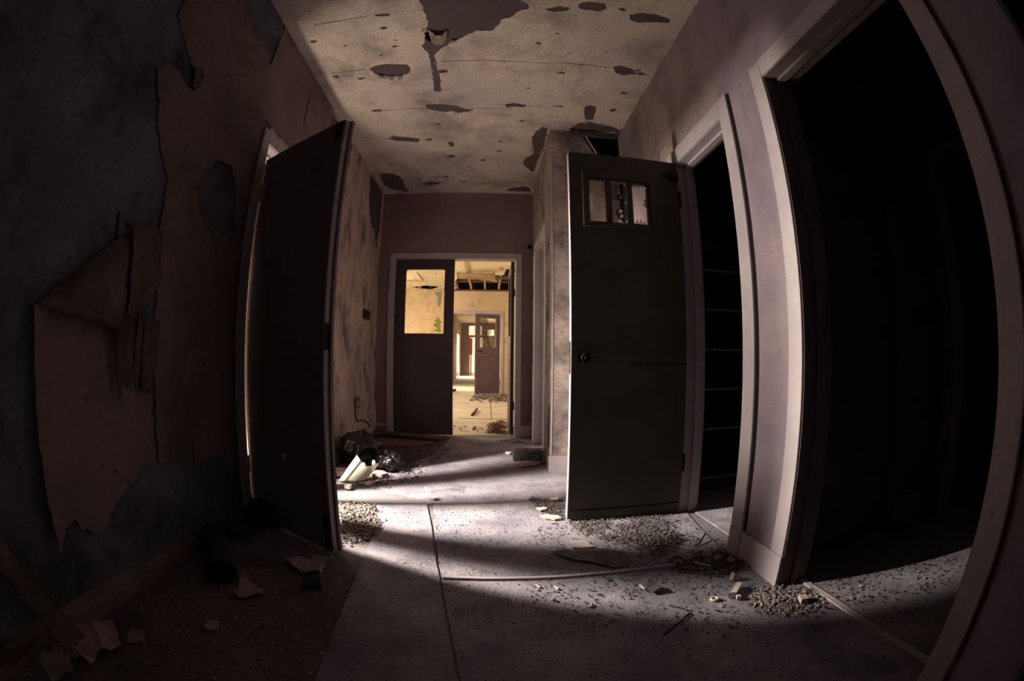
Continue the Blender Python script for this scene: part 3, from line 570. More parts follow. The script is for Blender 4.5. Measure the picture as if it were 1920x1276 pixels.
# door 2: dark olive door with three small panes, on the right
d2 = empty('door_2', (1.09, 2.29, 0), 'dark olive door with three small broken panes standing open on the right', 'door', kind='structure')
DX0, DX1, DY0, DY1 = .430, 1.083, 2.287, 2.332
PN = [(.540, .637), (.669, .761), (.792, .882)]; PZ0, PZ1 = 1.625, 1.875
obj('door_leaf', sheet(rect(DX0, DX1, .012, 2.035), [rect(.526, .898, PZ0-.012, PZ1+.012)], 'xz', DY0, DY1), M_OLIVE, d2)
obj('moulding', sheet(rect(.500, .924, PZ0-.038, PZ1+.04), [rect(.528, .896, PZ0-.010, PZ1+.010)], 'xz', DY0-.012, DY0), M_OLIVE, d2)
obj('sash', sheet(rect(.527, .897, PZ0-.011, PZ1+.011), [rect(p0, p1, PZ0, PZ1) for p0, p1 in PN], 'xz', DY0+.008, DY0+.034), M_OLIVE, d2)
obj('pane', bx(PN[0][0], PN[0][1], DY0+.020, DY0+.023, PZ0, PZ1), M_GLASS, d2, label='dusty whole pane')
p0, p1 = PN[1]
obj('pane', sheet(jag([(p0, PZ0), (.70, PZ0), (.713, 1.66), (.708, 1.70), (.724, 1.73), (.735, 1.78), (.728, 1.82), (.742, PZ1), (p0, PZ1)], .012, .003), [], 'xz', DY0+.020, DY0+.023), M_SHARD, d2, label='broken pane with a jagged edge')
p0, p1 = PN[2]
top = [(p0, PZ1), (p0, 1.83)]; xx = p0
while xx < p1-.012:
    top += [(xx+.006, 1.85+RND.uniform(-.012, .006)), (xx+.012, 1.863+RND.uniform(-.003, .003))]; xx += .012
obj('pane', sheet(top+[(p1, 1.85), (p1, PZ1)], [], 'xz', DY0+.020, DY0+.023), M_SHARD, d2, label='toothed glass left along the top')
obj('pane', sheet([(p0, PZ0), (p1, PZ0), (p1, 1.632), (.868, 1.630), (.861, 1.652), (.850, 1.632), (.838, 1.662), (.826, 1.634), (.815, 1.655), (.803, 1.635), (p0, 1.64)], [], 'xz', DY0+.020, DY0+.023), M_SHARD, d2, label='shards standing along the bottom')
obj('pane', sheet([(.882, 1.73), (.882, 1.79), (.865, 1.775), (.868, 1.76), (.852, 1.745), (.866, 1.74)], [], 'xz', DY0+.020, DY0+.023), M_SHARD, d2)
obj('lock_rose', cyl(bmesh.new(), (.503, DY0, .885), (.503, DY0-.010, .885), .027, .022, 18), M_IRON, d2)
obj('spindle', cyl(bmesh.new(), (.503, DY0-.010, .885), (.503, DY0-.022, .885), .008, n=10), M_BLACK, d2)
bm = cyl(bmesh.new(), (.466, DY0, .88), (.466, DY0-.006, .88), .014, n=14)
for v in bm.verts: v.co.z = .88+(v.co.z-.88)*1.7
obj('keyhole_plate', bm, M_IRON, d2)
obj('edge_face', bx(DX0-.004, DX0, DY0, DY1, .012, 2.035), M_TRIM, d2, label='pale worn edge of the door')
obj('latch_plate', bx(DX0-.006, DX0-.003, DY0+.01, DY1-.01, .80, .97), M_IRON, d2)
obj('bottom_rail_line', bx(DX0+.004, DX1-.003, DY0-.004, DY0, .06, .066), M_BLACK, d2)
obj('crack_strip', bx(.74, DX1-.003, DY0-.003, DY0, .848, .853), M_BLACK, d2)
for z in (.25, 1.75): obj('hinge', cyl(bmesh.new(), (DX1+.006, DY0-.002, z), (DX1+.006, DY0-.002, z+.10), .007, n=8), M_IRON, d2)
bm = bmesh.new(); box(bm, 1.03, 1.085, DY0-.022, DY0-.002, 1.915, 1.975, bev=.006); box(bm, .985, 1.05, DY0-.014, DY0-.005, 1.935, 1.955)
obj('door_closer', bm, M_IRON, d2)

def glazed_leaf(idx, label, x0, x1, y, M=None, m=M_MAROON, gx0=None, gx1=None, gz0=1.16, gz1=1.90, h=2.015, broken=False):
    e = empty('door_%d' % idx, ((x0+x1)/2, y, 0) if M is None else M.translation, label, 'door', kind='structure', world=M is None, rz=0 if M is None else M.to_euler().z)
    rd = .022
    win = [(gx0, gz0), (gx1, gz0), (gx1, gz1-rd), (gx1-.006, gz1-.006), (gx1-rd, gz1), (gx0+rd, gz1), (gx0+.006, gz1-.006), (gx0, gz1-rd)]
    pz0, pz1, px0, px1 = .15, .955, x0+.066, x1-.082
    obj('door_leaf', sheet(rect(x0, x1, .012, h), [win, rect(px0, px1, pz0, pz1)], 'xz', y, y+.04), m, e)
    obj('panel', bx(px0-.004, px1+.004, y+.012, y+.028, pz0-.004, pz1+.004), m, e)
    bm = sheet(rect(px0, px1, pz0, pz1), [rect(px0+.014, px1-.014, pz0+.014, pz1-.014)], 'xz', y+.003, y+.014); obj('panel_bead', bm, m, e)
    if not broken:
        obj('pane', bx(gx0-.003, gx1+.003, y+.018, y+.021, gz0-.003, gz1+.003), M_GLASS, e)
    else:
        a = gx0+(gx1-gx0)*.42
        obj('pane', sheet(jag([(a-.10, gz0), (a+.02, gz0+.22), (a-.03, gz0+.40), (a+.06, gz1), (gx1, gz1), (gx1, gz0)], .03, .008), [], 'xz', y+.018, y+.021), M_SHARD, e, label='shattered pane')
        for k in range(9):
            b0 = Vector((a+.1+RND.uniform(-.02, .05), 0, gz0+.3)); an = RND.uniform(0, 6.28)
            b1 = b0+Vector((math.cos(an), 0, math.sin(an)))*RND.uniform(.1, .3)
            b1.x = min(max(b1.x, gx0+.02), gx1-.01); b1.z = min(max(b1.z, gz0+.01), gz1-.01)
            obj('crack_line', cyl(bmesh.new(), (b0.x, y+.016, b0.z), (b1.x, y+.016, b1.z), .004, n=5), M_PALE, e)
    return e
M_PALE = M_SCRAP
glazed_leaf(3, 'closed dark maroon half of the double doors with a large pane', OX0+.004, -.398, YE+.035, gx0=-.963, gx1=-.508)
# its fellow leaf, opened away along the right jamb
d5 = empty('door_5', (.296, 5.16, 0), 'dark maroon double door leaf opened away, seen edge-on', 'door', kind='structure')
obj('door_leaf', sheet(rect(5.165, 5.82, .012, 2.015), [rect(5.27, 5.70, 1.16, 1.90)], 'yz', .256, .296), M_MAROON, d5)
obj('pane', bx(.274, .277, 5.267, 5.703, 1.157, 1.903), M_GLASS, d5)
for z in (.3, 1.6): obj('hinge', cyl(bmesh.new(), (.298, 5.158, z), (.298, 5.158, z+.09), .007, n=8), M_IRON, d5)

# ------------------------------------------------------------------ the ruined hall behind
Y2, HC2, HX0, HX1 = 11.4, 2.645, -3.35, .545
hf = obj('floor_hall', bx(HX0-.1, HX1+.15, 5.16, 11.6, -.10, -.002), M_HALLFLOOR, kind='structure', label='bright dusty floor of the hall beyond the double doors', cat='floor')
obj('joint_strip', bx(-.42, .30, 6.6, 6.61, -.002, .003), M_WOOD, hf, ); obj('joint_strip', bx(.05, .058, 6.6, 9.6, -.002, .003), M_WOOD, hf)
hw = obj('wall_hall_right', bx(HX1, HX1+.12, 5.16, Y2+.1, -.1, 3.4), M_HALLWALL, kind='structure', label='sunlit ochre right wall of the hall', cat='wall')
hl = empty('wall_hall_left', (HX0, 8, 0), 'left wall of the hall with two window openings', 'wall', kind='structure')
for y0, y1, z0, z1 in ((5.1, 6.45, -.1, 3.4), (6.45, 7.95, -.1, .95), (6.45, 7.95, 2.45, 3.4), (7.95, 8.85, -.1, 3.4), (8.85, 10.35, -.1, .95), (8.85, 10.35, 2.45, 3.4), (10.35, 11.5, -.1, 3.4)):
    obj('wall_section', bx(HX0-.12, HX0, y0, y1, z0, z1), M_HALLWALL, hl)
obj('wall_hall_near', sheet([(HX0-.1, -.1), (OX0-.02, -.1), (OX0-.02, OH+.03), (OX1+.02, OH+.03), (OX1+.02, -.1), (HX1+.1, -.1), (HX1+.1, 3.4), (HX0-.1, 3.4)], [], 'xz', YE+.125, YE+.16), M_HALLWALL, kind='structure', label='near wall of the hall around the double doorway', cat='wall')
WX0, WX1, WH = -.93, .315, 2.035
h2 = obj('wall_hall_far', sheet([(HX0-.1, -.1), (WX0, -.1), (WX0, WH), (WX1, WH), (WX1, -.1), (HX1+.05, -.1), (HX1+.05, 2.615), (-1.15, 2.615), (-1.15, 2.66), (HX0-.1, 2.66)], [], 'xz', Y2, Y2+.12), M_HALLWALL, kind='structure', label='ochre stained far wall of the hall', cat='wall')
obj('wall_plate', bx(-1.15, HX1, Y2, Y2+.1, 2.615, 2.66), M_JOIST, h2)
obj('damp_patch', sheet(jag([(-1.31, 2.58), (-1.20, 2.60), (-1.215, 2.42), (-1.235, 2.21), (-1.28, 2.20), (-1.31, 2.33), (-1.29, 2.46), (-1.40, 2.56)], .03, .012), [], 'xz', Y2-.004, Y2), M_GREYPATCH, h2)
bm = sheet(jag([(-1.33, 1.86), (-1.26, 1.93), (-1.235, 1.75), (-1.245, 1.56), (-1.29, 1.58), (-1.32, 1.68)], .02, .016), [], 'xz', Y2-.008, Y2)
for k in range(60):
    x, z = RND.gauss(-1.31, .06), RND.gauss(1.74, .10); q = RND.uniform(.006, .02)
    sheet([(x-q, z-q*.6), (x+q, z-q), (x+q*.7, z+q), (x-q*.6, z+q*1.2)], [], 'xz', Y2-.006, Y2, bm=bm)
obj('moss_patch', bm, M_MOSS, h2, label='bright green moss')
obj('upper_gable', bx(HX0-.1, HX1+.1, Y2+.12, Y2+.2, 2.6, 3.5), M_BLACK, h2)
frame_y(7, 'pale frame of the second double doorway across the hall', Y2, WX0, WX1, WH, aw=.075)
hc = obj('ceiling_hall', sheet(jag([(HX0-.1, 5.15), (HX1+.1, 5.15), (HX1+.02, 8.55), (.33, 8.7), (.30, 9.3), (.12, 9.35), (.02, 9.65), (-.35, 9.52), (-.69, 9.75), (-.80, 10.4), (-.85, 11.3), (-1.45, 11.4), (-1.10, 10.9), (-1.58, 10.76), (-1.97, 10.98), (-1.75, 11.25), (-1.55, 11.4), (HX0-.1, 11.4)], .06, .02), [], 'xy', HC2, HC2+.02), M_HALLCEIL, kind='structure', label='cream hall ceiling collapsed near its far end', cat='ceiling')
obj('roof_void_board', bx(HX0-.1, HX1+.1, 5.1, 11.5, 3.4, 3.45), M_BLACK, hc)
obj('purlin', bx(HX0, HX1, 10.30, 10.36, 2.66, 2.76), M_JOIST, hc)
for x in (-2.3, -1.75, -1.25, -.80, -.45, -.10, .25):
    obj('joist', bx(x-.022, x+.022, 9.3, 11.4, 2.665, 2.75), M_LATH if x > -1.9 else M_JOIST, hc)
obj('cover_batten', bx(-.47, -.40, 7.6, 9.75, HC2-.02, HC2), M_LATH, hc)
obj('cover_batten', bx(-2.2, -1.50, 9.96, 10.02, HC2-.03, HC2), M_LATH, hc); obj('cover_batten', bx(-1.53, -1.50, 9.1, 9.96, HC2-.02, HC2), M_HALLCEIL, hc)
ribbon('sagging_sheet', [[(-.66, 9.0, 2.63), (-.25, 9.0, 2.63), (.12, 9.0, 2.63)], [(-.66, 9.0, 2.52), (-.25, 8.95, 2.52), (.12, 8.8, 2.50)], [(-.60, 8.85, 2.47), (-.22, 8.75, 2.44), (.17, 8.5, 2.345)]], M_HALLCEIL, hc, th=.015, wob=.02, nv=5, label='ceiling sheet sagging from the hole')
ribbon('sagging_sheet', [[(.215, 8.5, 2.75), (.275, 8.5, 2.75)], [(.19, 8.5, 2.58), (.275, 8.5, 2.58)]], M_HALLWALL, hc, th=.01, nv=3)
bk = obj('chimney_breast', bx(.02, .545, 9.55, 9.9, 2.66, 3.4), M_BRICK, hc)
for r_ in range(5):
    for c_ in range(5):
        x = .03+c_*.105+(.05 if r_ % 2 else 0)
        if x+.09 > .545: continue
        obj('brick', bx(x, x+.095, 9.535+RND.uniform(0, .006), 9.56, 2.67+r_*.075, 2.735+r_*.075), M_BRICK, hc)
M_ = Matrix.Translation((.30, 11.50, 0)) @ Matrix.Rotation(R(180+24), 4, 'Z')
d6 = glazed_leaf(6, 'purple door with a shattered pane standing ajar across the hall', 0.0, .675, -.04, M=M_, m=M_PURPLE, gx0=.115, gx1=.555, gz0=1.19, gz1=1.92, h=2.02, broken=True)
for s in (0,):
    obj('knob', lump(bmesh.new(), (.56, .045, 1.085), .03, 2, 0), M_IRON, d6); obj('knob_rose', cyl(bmesh.new(), (.56, 0.002, 1.085), (.56, .03, 1.085), .015, n=10), M_IRON, d6)
    obj('keyhole_plate', cyl(bmesh.new(), (.63, 0.0, 1.085), (.63, .008, 1.085), .014, n=10), M_IRON, d6)

# ------------------------------------------------------------------ far corridor
FX0, FX1, YF = -1.5, .62, 25.0
obj('floor_far', bx(FX0-.1, FX1+.1, 11.6, 25.2, -.10, -.004), M_HALLFLOOR, kind='structure', label='pale floor of the far corridor striped with light', cat='floor')
fw = empty('wall_far_left', (FX0, 18, 0), 'left wall of the far corridor with bright openings', 'wall', kind='structure')
for y0, y1, z0, z1 in ((11.5, 13.1, -.1, 2.9), (13.1, 14.1, 2.1, 2.9), (14.1, 21.5, -.1, 2.9), (21.5, 23.9, 2.15, 2.9), (23.9, 25.1, -.1, 2.9)):
    obj('wall_section', bx(FX0-.03, FX0, y0, y1, z0, z1), M_MOULD, fw)
obj('wall_far_right', bx(FX1, FX1+.1, 11.5, 25.1, -.1, 2.9), M_MOULD, kind='structure', label='right wall of the far corridor', cat='wall')
obj('ceiling_far', bx(FX0-.1, FX1+.1, 11.5, 25.1, 2.9, 3.0), M_HALLCEIL, kind='structure', label='stained ceiling of the far corridor', cat='ceiling')
obj('wall_far_end', sheet([(FX0-.1, -.1), (-1.02, -.1), (-1.02, 2.11), (-.30, 2.11), (-.30, -.1), (FX1+.1, -.1), (FX1+.1, 3.0), (FX0-.1, 3.0)], [rect(-1.08, -.34, 2.22, 2.76), rect(-.06, .34, 2.19, 2.56)], 'xz', YF, YF+.1), M_END, kind='structure', label='end wall of the far corridor with bright transoms', cat='wall')
wn = empty('window_1', (-.7, YF, 2.5), 'bright transom window above the far end door', 'window', kind='structure')
obj('pane', bx(-1.08, -.34, YF+.04, YF+.045, 2.22, 2.76), M_GLASS, wn); obj('glazing_bar', bx(-.71, -.69, YF+.02, YF+.06, 2.22, 2.76), M_TRIM, wn)
obj('frame', sheet(rect(-1.11, -.31, 2.19, 2.79), [rect(-1.07, -.35, 2.23, 2.75)], 'xz', YF-.02, YF+.02), M_TRIM, wn)
wn = empty('window_2', (.14, YF, 2.4), 'small bright window beside the far transom', 'window', kind='structure')
obj('pane', bx(-.06, .34, YF+.04, YF+.045, 2.19, 2.56), M_GLASS, wn); obj('glazing_bar', bx(.13, .15, YF+.02, YF+.06, 2.19, 2.56), M_TRIMDARK, wn)
obj('frame', sheet(rect(-.09, .37, 2.16, 2.59), [rect(-.05, .33, 2.2, 2.55)], 'xz', YF-.02, YF+.02), M_TRIMDARK, wn)
ob = obj('outer_path', bx(-3, 2, 25.2, 33, -.12, -.06), M_HALLFLOOR, kind='structure', label='sunlit path outside the far end door', cat='path')
obj('notice_board', bx(-1.04, -.90, 25.6, 25.64, 1.15, 2.1), M_REDSIGN, label='tall orange-red board in the far end doorway', cat='board')
obj('board_post', bx(-1.0, -.94, 25.62, 25.66, -.06, 1.2), M_REDSIGN, bpy.data.objects['notice_board'])
bm = bx(-1.4, -.9, 12.2, 12.8, 0, .05); obj('step_slab', bm, M_JOIST, label='dark low slab on the far corridor floor', cat='slab')

# ------------------------------------------------------------------ loose things
def crumple(name, c, r, sq, m, seed, label, cat, amp=.35, freq=2.2, sub=4, ridge=.18):
    bm = bmesh.new(); q = bmesh.ops.create_icosphere(bm, subdivisions=sub, radius=1)
    for v in bm.verts:
        p = v.co.normalized(); s = Vector((seed*5.1, seed*2.3, seed))
        k = 1 + amp*noise.noise(p*freq+s) - ridge*abs(noise.noise(p*freq*2.6+s)) - ridge*.5*abs(noise.noise(p*freq*6+s))
        w = Vector((p.x*sq[0]*k, p.y*sq[1]*k, p.z*sq[2]*k))*r + Vector(c)
        if w.z < .003: w.z = .003 + (w.z-.003)*.02
        v.co = w
    return obj(name, bm, m, smooth=True, label=label, cat=cat)
b1 = crumple('refuse_bag', (-1.07, 3.58, .11), .19, (1.0, .85, .85), M_BAG, 1, 'large crumpled black plastic bag against the mouldy left wall', 'bag')
b2 = crumple('refuse_bag', (-.775, 3.36, .075), .125, (.95, .85, .80), M_BAG, 4, 'smaller shiny black bag beside the broken white basin', 'bag', ridge=.34, freq=3.0)
# broken basin: rim strip + half bowl
A0, A1 = Vector((-1.045, 2.95, .006)), Vector((-.937, 3.08, .176))
B0, B1 = Vector((-.985, 2.95, .010)), Vector((-.897, 3.065, .130))
bs = empty('broken_basin', (-.95, 3.02, 0), 'broken piece of a white ceramic basin lying before the black bags', 'basin')
bm = bmesh.new(); n = 8; g = []
for i in range(n+1):
    t = i/n; g.append([bm.verts.new(A0.lerp(A1, t)), bm.verts.new(A0.lerp(A1, t).lerp(B0.lerp(B1, t), .80)+Vector((0, -.012, .004))), bm.verts.new(B0.lerp(B1, t)+Vector((0, -.002, 0)))])
for i in range(n):
    for j in range(2): bm.faces.new((g[i][j], g[i][j+1], g[i+1][j+1], g[i+1][j]))
bmesh.ops.solidify(bm, geom=bm.faces[:], thickness=.012); obj('rim', bm, M_CERAMIC, bs)
bm = bmesh.new(); C0, C1 = Vector((-.885, 3.02, .004)), Vector((-.768, 3.13, .120)); g = []; nu, nv = 14, 10
for i in range(nv+1):
    row = []
    for j in range(nu+1):
        s = j/nu
        cut = 1.0
        if .18 < s < .80: cut = 1 - .17*math.sin(math.pi*(s-.18)/.62)**.7 + .02*math.sin(s*40)
        if s > .86: cut = 1.0 - .8*(s-.86)
        t = cut*i/nv
        a = B0.lerp(B1, t); c = C0.lerp(C1, t)
        bul = math.sin(math.pi*s)**.8
        p = a.lerp(c, s) + Vector((.010, -.032, .002))*bul*(.55+.45*t) + Vector((0, 0, -.02*(1-t)*s))
        p.z = max(p.z, .004); row.append(bm.verts.new(p))
    g.append(row)
for i in range(nv):
    for j in range(nu): bm.faces.new((g[i][j], g[i][j+1], g[i+1][j+1], g[i+1][j]))
bmesh.ops.solidify(bm, geom=bm.faces[:], thickness=.013); obj('bowl', bm, M_CERAMIC, bs, smooth=True)
bm = bmesh.new(); lump(bm, (-.815, 3.10, .118), .017, 2, .3, sq=(.9, .8, 1.5)); obj('broken_lug', bm, M_CERAMIC, bs)
# wooden boards by the closed leaf
def plank(name, pts, z, th, m, label, cat, tilt=0):
    bm = sheet(jag(pts, .06, .003), [], 'xy', z, z+th, disp=lambda v: tilt*(v.x-pts[0][0])); return obj(name, bm, m, label=label, cat=cat)
plank('wooden_board', [(-1.14, 5.0), (-1.20, 4.88), (-.50, 4.66), (-.44, 4.80)], .028, .018, M_WOOD, 'upper dark wooden board lying against the foot of the closed door leaf', 'board')
plank('wooden_board', [(-1.18, 4.72), (-1.10, 4.30), (-.70, 4.33), (-.55, 4.58)], .006, .014, M_WOOD, 'lower wide wooden board flat on the floor beyond the bags', 'board')
ribbon('cardboard_piece', [[(-1.262, 4.93, .105), (-1.15, 5.01, .11)], [(-1.20, 4.72, .04), (-1.10, 4.78, .05)]], M_PAPERBACK, None, th=.006, nv=4).__setitem__('label', 'bent brown cardboard leaning in the left corner by the boards')
bpy.data.objects['cardboard_piece']['category'] = 'cardboard'
# charred block
bm = bmesh.new(); box(bm, .225, .478, 3.80, 3.93, .002, .090)
bmesh.ops.subdivide_edges(bm, edges=bm.edges[:], cuts=7, use_grid_fill=True)
for v in bm.verts:
    e = noise.noise(v.co*18)*.022 + noise.noise(v.co*55)*.010; d = (v.co-Vector((.35, 3.87, .045))).normalized(); v.co += d*e; v.co.z = max(v.co.z, .001)
obj('charred_block', bm, M_CHAR, label='black charred timber block at the foot of the boxed corner', cat='timber')
def flat_piece(name, pts, m, label, cat, z=.002, th=.004, amp=.004, wave=.006, group=None, step=.025, seed=0):
    bm = bmesh.new(); pp = jag(pts, step, amp)
    cx = sum(p[0] for p in pp)/len(pp); cy = sum(p[1] for p in pp)/len(pp)
    f = lambda v: max(0, wave*(noise.noise(Vector((v.x*22, v.y*22, seed)))+.35)) + wave*.8*min(1, ((v.x-cx)**2+(v.y-cy)**2)**.5*14)*(.5+.5*noise.noise(Vector((v.x*9, v.y*9, seed+5))))
    sheet(pp, [], 'xy', z, z+th, disp=f, bm=bm); return obj(name, bm, m, label=label, cat=cat, group=group)
flat_piece('paper_scrap', [(.22, 3.70), (.27, 3.55), (.42, 3.62), (.47, 3.75), (.33, 3.78)], M_PINKSCRAP, 'torn paper scrap lying in front of the charred block', 'paper', seed=1)
flat_piece('plaster_scrap', [(.165, 4.10), (.20, 4.05), (.225, 4.09), (.21, 4.14), (.18, 4.15)], M_SCRAP, 'small white scrap left of the charred block', 'scrap', th=.014, seed=2)
flat_piece('card_piece', [(.395, 1.997), (.467, 1.985), (.492, 1.90), (.382, 1.91)], M_EDGE, 'four-sided pale card lying below the olive door', 'card', amp=.001, wave=.003)
flat_piece('plaster_flake', P['flakes'] and [(.29, 2.37), (.33, 2.385), (.385, 2.345), (.40, 2.305), (.36, 2.30), (.31, 2.325)], M_SCRAP, 'largest pale plaster flake, just left of the olive door', 'plaster flake', th=.008, seed=3)
flat_piece('plaster_flake', [(.385, 2.67), (.41, 2.69), (.44, 2.675), (.43, 2.63), (.395, 2.635)], M_SCRAP, 'pale plaster flake on dark rubble behind the olive door edge', 'plaster flake', th=.008, z=.012, seed=4)
flat_piece('plaster_flake', [(.28, 2.49), (.33, 2.51), (.345, 2.47), (.30, 2.45)], M_SCRAP, 'narrow pale flake between the two other flakes left of the olive door', 'plaster flake', th=.007, z=.006, seed=5)
flat_piece('torn_lining', [(.288, 1.874), (.328, 1.795), (.443, 1.73), (.514, 1.665), (.563, 1.66), (.60, 1.69), (.60, 1.80), (.54, 1.86), (.44, 1.88)], M_GRIME, 'torn sheet of grimy lining paper on the floor behind the pale batten', 'paper', wave=.008, seed=6)
P1 = P['paper1']
flat_piece('paper_scrap', P1, M_PINKSCRAP, 'large torn pink paper by the foot of the brown door', 'paper', wave=.022, amp=.003, seed=7)
flat_piece('paper_scrap', P['paper2'], M_PINKSCRAP, 'torn paper lying beside the end of the black roll', 'paper', wave=.016, seed=8)
flat_piece('paper_scrap', P['paper3'], M_PINKSCRAP, 'rounded paper scrap nearest the camera on the dark left floor', 'paper', wave=.012, seed=9)
flat_piece('paper_scrap', [(-1.27, .62), (-1.17, .78), (-1.06, .70), (-1.08, .55), (-1.19, .50)], M_PINKSCRAP, 'crumpled wallpaper heap by the near left skirting', 'paper', wave=.05, seed=10)
flat_piece('paper_scrap', [(-1.23, .50), (-1.16, .53), (-1.08, .47), (-1.12, .38), (-1.22, .41)], M_PAPERBACK, 'folded brown paper in the near left corner of the floor', 'paper', wave=.04, seed=11)
flat_piece('paper_scrap', [(-1.11, .81), (-1.06, .84), (-1.02, .78), (-1.08, .74)], M_PAPERBACK, 'small brown paper piece past the crumpled wallpaper heap', 'paper', wave=.015, seed=12)
# cup by the large paper
cu = empty('crushed_cup', (-.655, 1.425, 0), 'dark crushed cup lying below the torn pink paper', 'cup')
bm = cyl(bmesh.new(), (-.69, 1.42, .034), (-.625, 1.44, .030), .034, .024, 16, cap=False)
for v in bm.verts: v.co.z = max(.004, v.co.z*.85+.004*noise.noise(v.co*40))
bmesh.ops.solidify(bm, geom=bm.faces[:], thickness=.002); obj('cup_wall', bm, M_BLUE, cu)
obj('cup_base', cyl(bmesh.new(), (-.626, 1.44, .030), (-.623, 1.441, .030), .022, n=16), M_BLUE, cu)
# black roll and lump by the skirting
rl = empty('felt_roll', (-1.18, 1.5, 0), 'thick black roll of soaked felt lying by the left skirting', 'roll')
bm = bmesh.new(); ax = [Vector((-1.235, 1.62, .062)), Vector((-1.16, 1.50, .066)), Vector((-1.06, 1.38, .060)), Vector((-1.00, 1.30, .056))]
rings = []
for i in range(13):
    f = i/4; k = min(int(f), 2); p = ax[k].lerp(ax[k+1], f-k); d = (ax[k+1]-ax[k]).normalized(); a = d.cross(Vector((0, 0, 1))).normalized(); b = Vector((0, 0, 1))
    rr = .056*(1+.1*noise.noise(Vector((i*.7, 0, 0)))); rings.append([bm.verts.new(p+(a*math.cos(t)*1.15+b*math.sin(t))*rr*(1+.10*noise.noise(Vector((i*.6, t*1.4, 3))))) for t in [j*math.pi/9 for j in range(18)]])
for i in range(12):
    for j in range(18): bm.faces.new((rings[i][j], rings[i][(j+1) % 18], rings[i+1][(j+1) % 18], rings[i+1][j]))
bm.faces.new(rings[0][::-1])
for v in bm.verts: v.co.z = max(v.co.z, .002)
obj('roll_body', bm, M_FELT, rl, smooth=True)
bm = cyl(bmesh.new(), ax[3]-Vector((.012, -.016, 0)), ax[3]+Vector((.002, -.003, 0)), .040, n=16); obj('roll_end', bm, M_BLACK, rl)
crumple('refuse_bag', (-1.15, 2.00, .05), .135, (1.0, .75, .62), M_FELT, 8, 'matt black bundle heaped at the hinge foot of the brown door', 'bag', ridge=.1)
crumple('cloth_bundle', (-1.20, 1.79, .03), .09, (.8, 1.0, .5), M_FELT, 9, 'black cloth bundle between the felt roll and the brown door', 'cloth', ridge=.12)
# sticks, stub ends, rings
def stick(name, pts, r, m, label, cat, n=6, group=None):
    bm = bmesh.new()
    for a, b in zip(pts, pts[1:]): cyl(bm, a, b, r, r*.85, n)
    return obj(name, bm, m, label=label, cat=cat, group=group)
stick('twig', [(.545, 1.117, .006), (.602, 1.159, .007), (.645, 1.195, .006), (.680, 1.222, .006)], .004, M_CHAR, 'thin dark twig on the lit floor in front of the pier', 'twig')
stick('twig', [(.63, 1.30, .004), (.66, 1.27, .005), (.69, 1.235, .004)], .002, M_CHAR, 'short fine twig branching beside the long one', 'twig')
stick('twig', [(.95, 1.78, .005), (.99, 1.80, .01), (1.045, 1.86, .03)], .004, M_CHAR, 'crooked dark twig at the sill of the cupboard doorway', 'twig')
stick('twig', [(-.24, 6.95, .01), (-.18, 7.7, .03)], .02, M_CHAR, 'dark stick lying on the bright hall floor', 'stick')
stick('wood_splinter', [(.80, 1.575, .008), (.85, 1.545, .008), (.905, 1.515, .008)], .008, M_WOOD, 'grey wood splinter nearer the dark rubble by the pier', 'splinter')
stick('wood_splinter', [(.865, 1.60, .009), (.92, 1.54, .009)], .008, M_EDGE, 'pale wood splinter beyond the grey one by the pier', 'splinter')
stick('wood_splinter', [(-.42, 2.84+.1, .004), (-.365, 2.845, .005)], .004, M_EDGE, 'thin pale splinter in the shade right of the broken basin', 'splinter')
for i, (x, y, a) in enumerate(((.19, 1.549, 2.2), (.259, 1.527, 2.0), (.36, 1.37, 1.2))):
    st = empty('cigarette_stub', (x, y, .005), ('left pale stub on the floor before the batten', 'right pale stub on the floor before the batten', 'stub lying closer than the two before the batten')[i], 'stub', rz=a, world=False)
    obj('paper_tube', cyl(bmesh.new(), (-.014, 0, 0), (.004, 0, 0), .005, n=8), M_TRIM, st); obj('filter_tip', cyl(bmesh.new(), (.004, 0, 0), (.014, 0, 0), .0052, n=8), M_LATH, st)
def ring(name, c, R_, r, m, label, cat):
    bm = bmesh.new(); g = []
    for i in range(18):
        t = i*math.pi/9; g.append([bm.verts.new((c[0]+math.cos(t)*(R_+r*math.cos(s)), c[1]+math.sin(t)*(R_+r*math.cos(s)), c[2]+r*math.sin(s)*1.3)) for s in [k*math.pi/3 for k in range(6)]])
    for i in range(18):
        for j in range(6): bm.faces.new((g[i][j], g[i][(j+1) % 6], g[(i+1) % 18][(j+1) % 6], g[(i+1) % 18][j]))
    return obj(name, bm, m, label=label, cat=cat, smooth=True)
ring('bottle_ring', (.804, 1.277, .006), .013, .005, M_SCRAP, 'small pale ring lying on the floor before the pier', 'ring')
bc = bmesh.new(); cyl(bc, (.945, 1.392, .002), (.958, 1.400, .030), .012, .016, 14, cap=False); bmesh.ops.solidify(bc, geom=bc.faces[:], thickness=.002); bc.faces.ensure_lookup_table()
obj('egg_cup', bc, M_SCRAP, label='small pale open cup standing by the dark rubble', cat='cup')
flat_piece('wedge_block', [(.855, 1.262), (.885, 1.255), (.945, 1.318), (.935, 1.335)], M_SCRAP, 'pale wedge of plaster lying before the pier skirting', 'plaster chunk', th=.022, amp=.002, seed=14)
flat_piece('plaster_chunk', [(.878, 1.235), (.895, 1.232), (.90, 1.248), (.885, 1.254)], M_SCRAP, 'small pale chunk in front of the plaster wedge', 'plaster chunk', th=.014, amp=.002, seed=15)
flat_piece('plaster_chunk', [(1.075, 1.075), (1.105, 1.07), (1.115, 1.10), (1.085, 1.11)], M_SCRAP, 'pale chunk in the rubble at the foot of the pier', 'plaster chunk', th=.02, amp=.003, z=.006, seed=16)
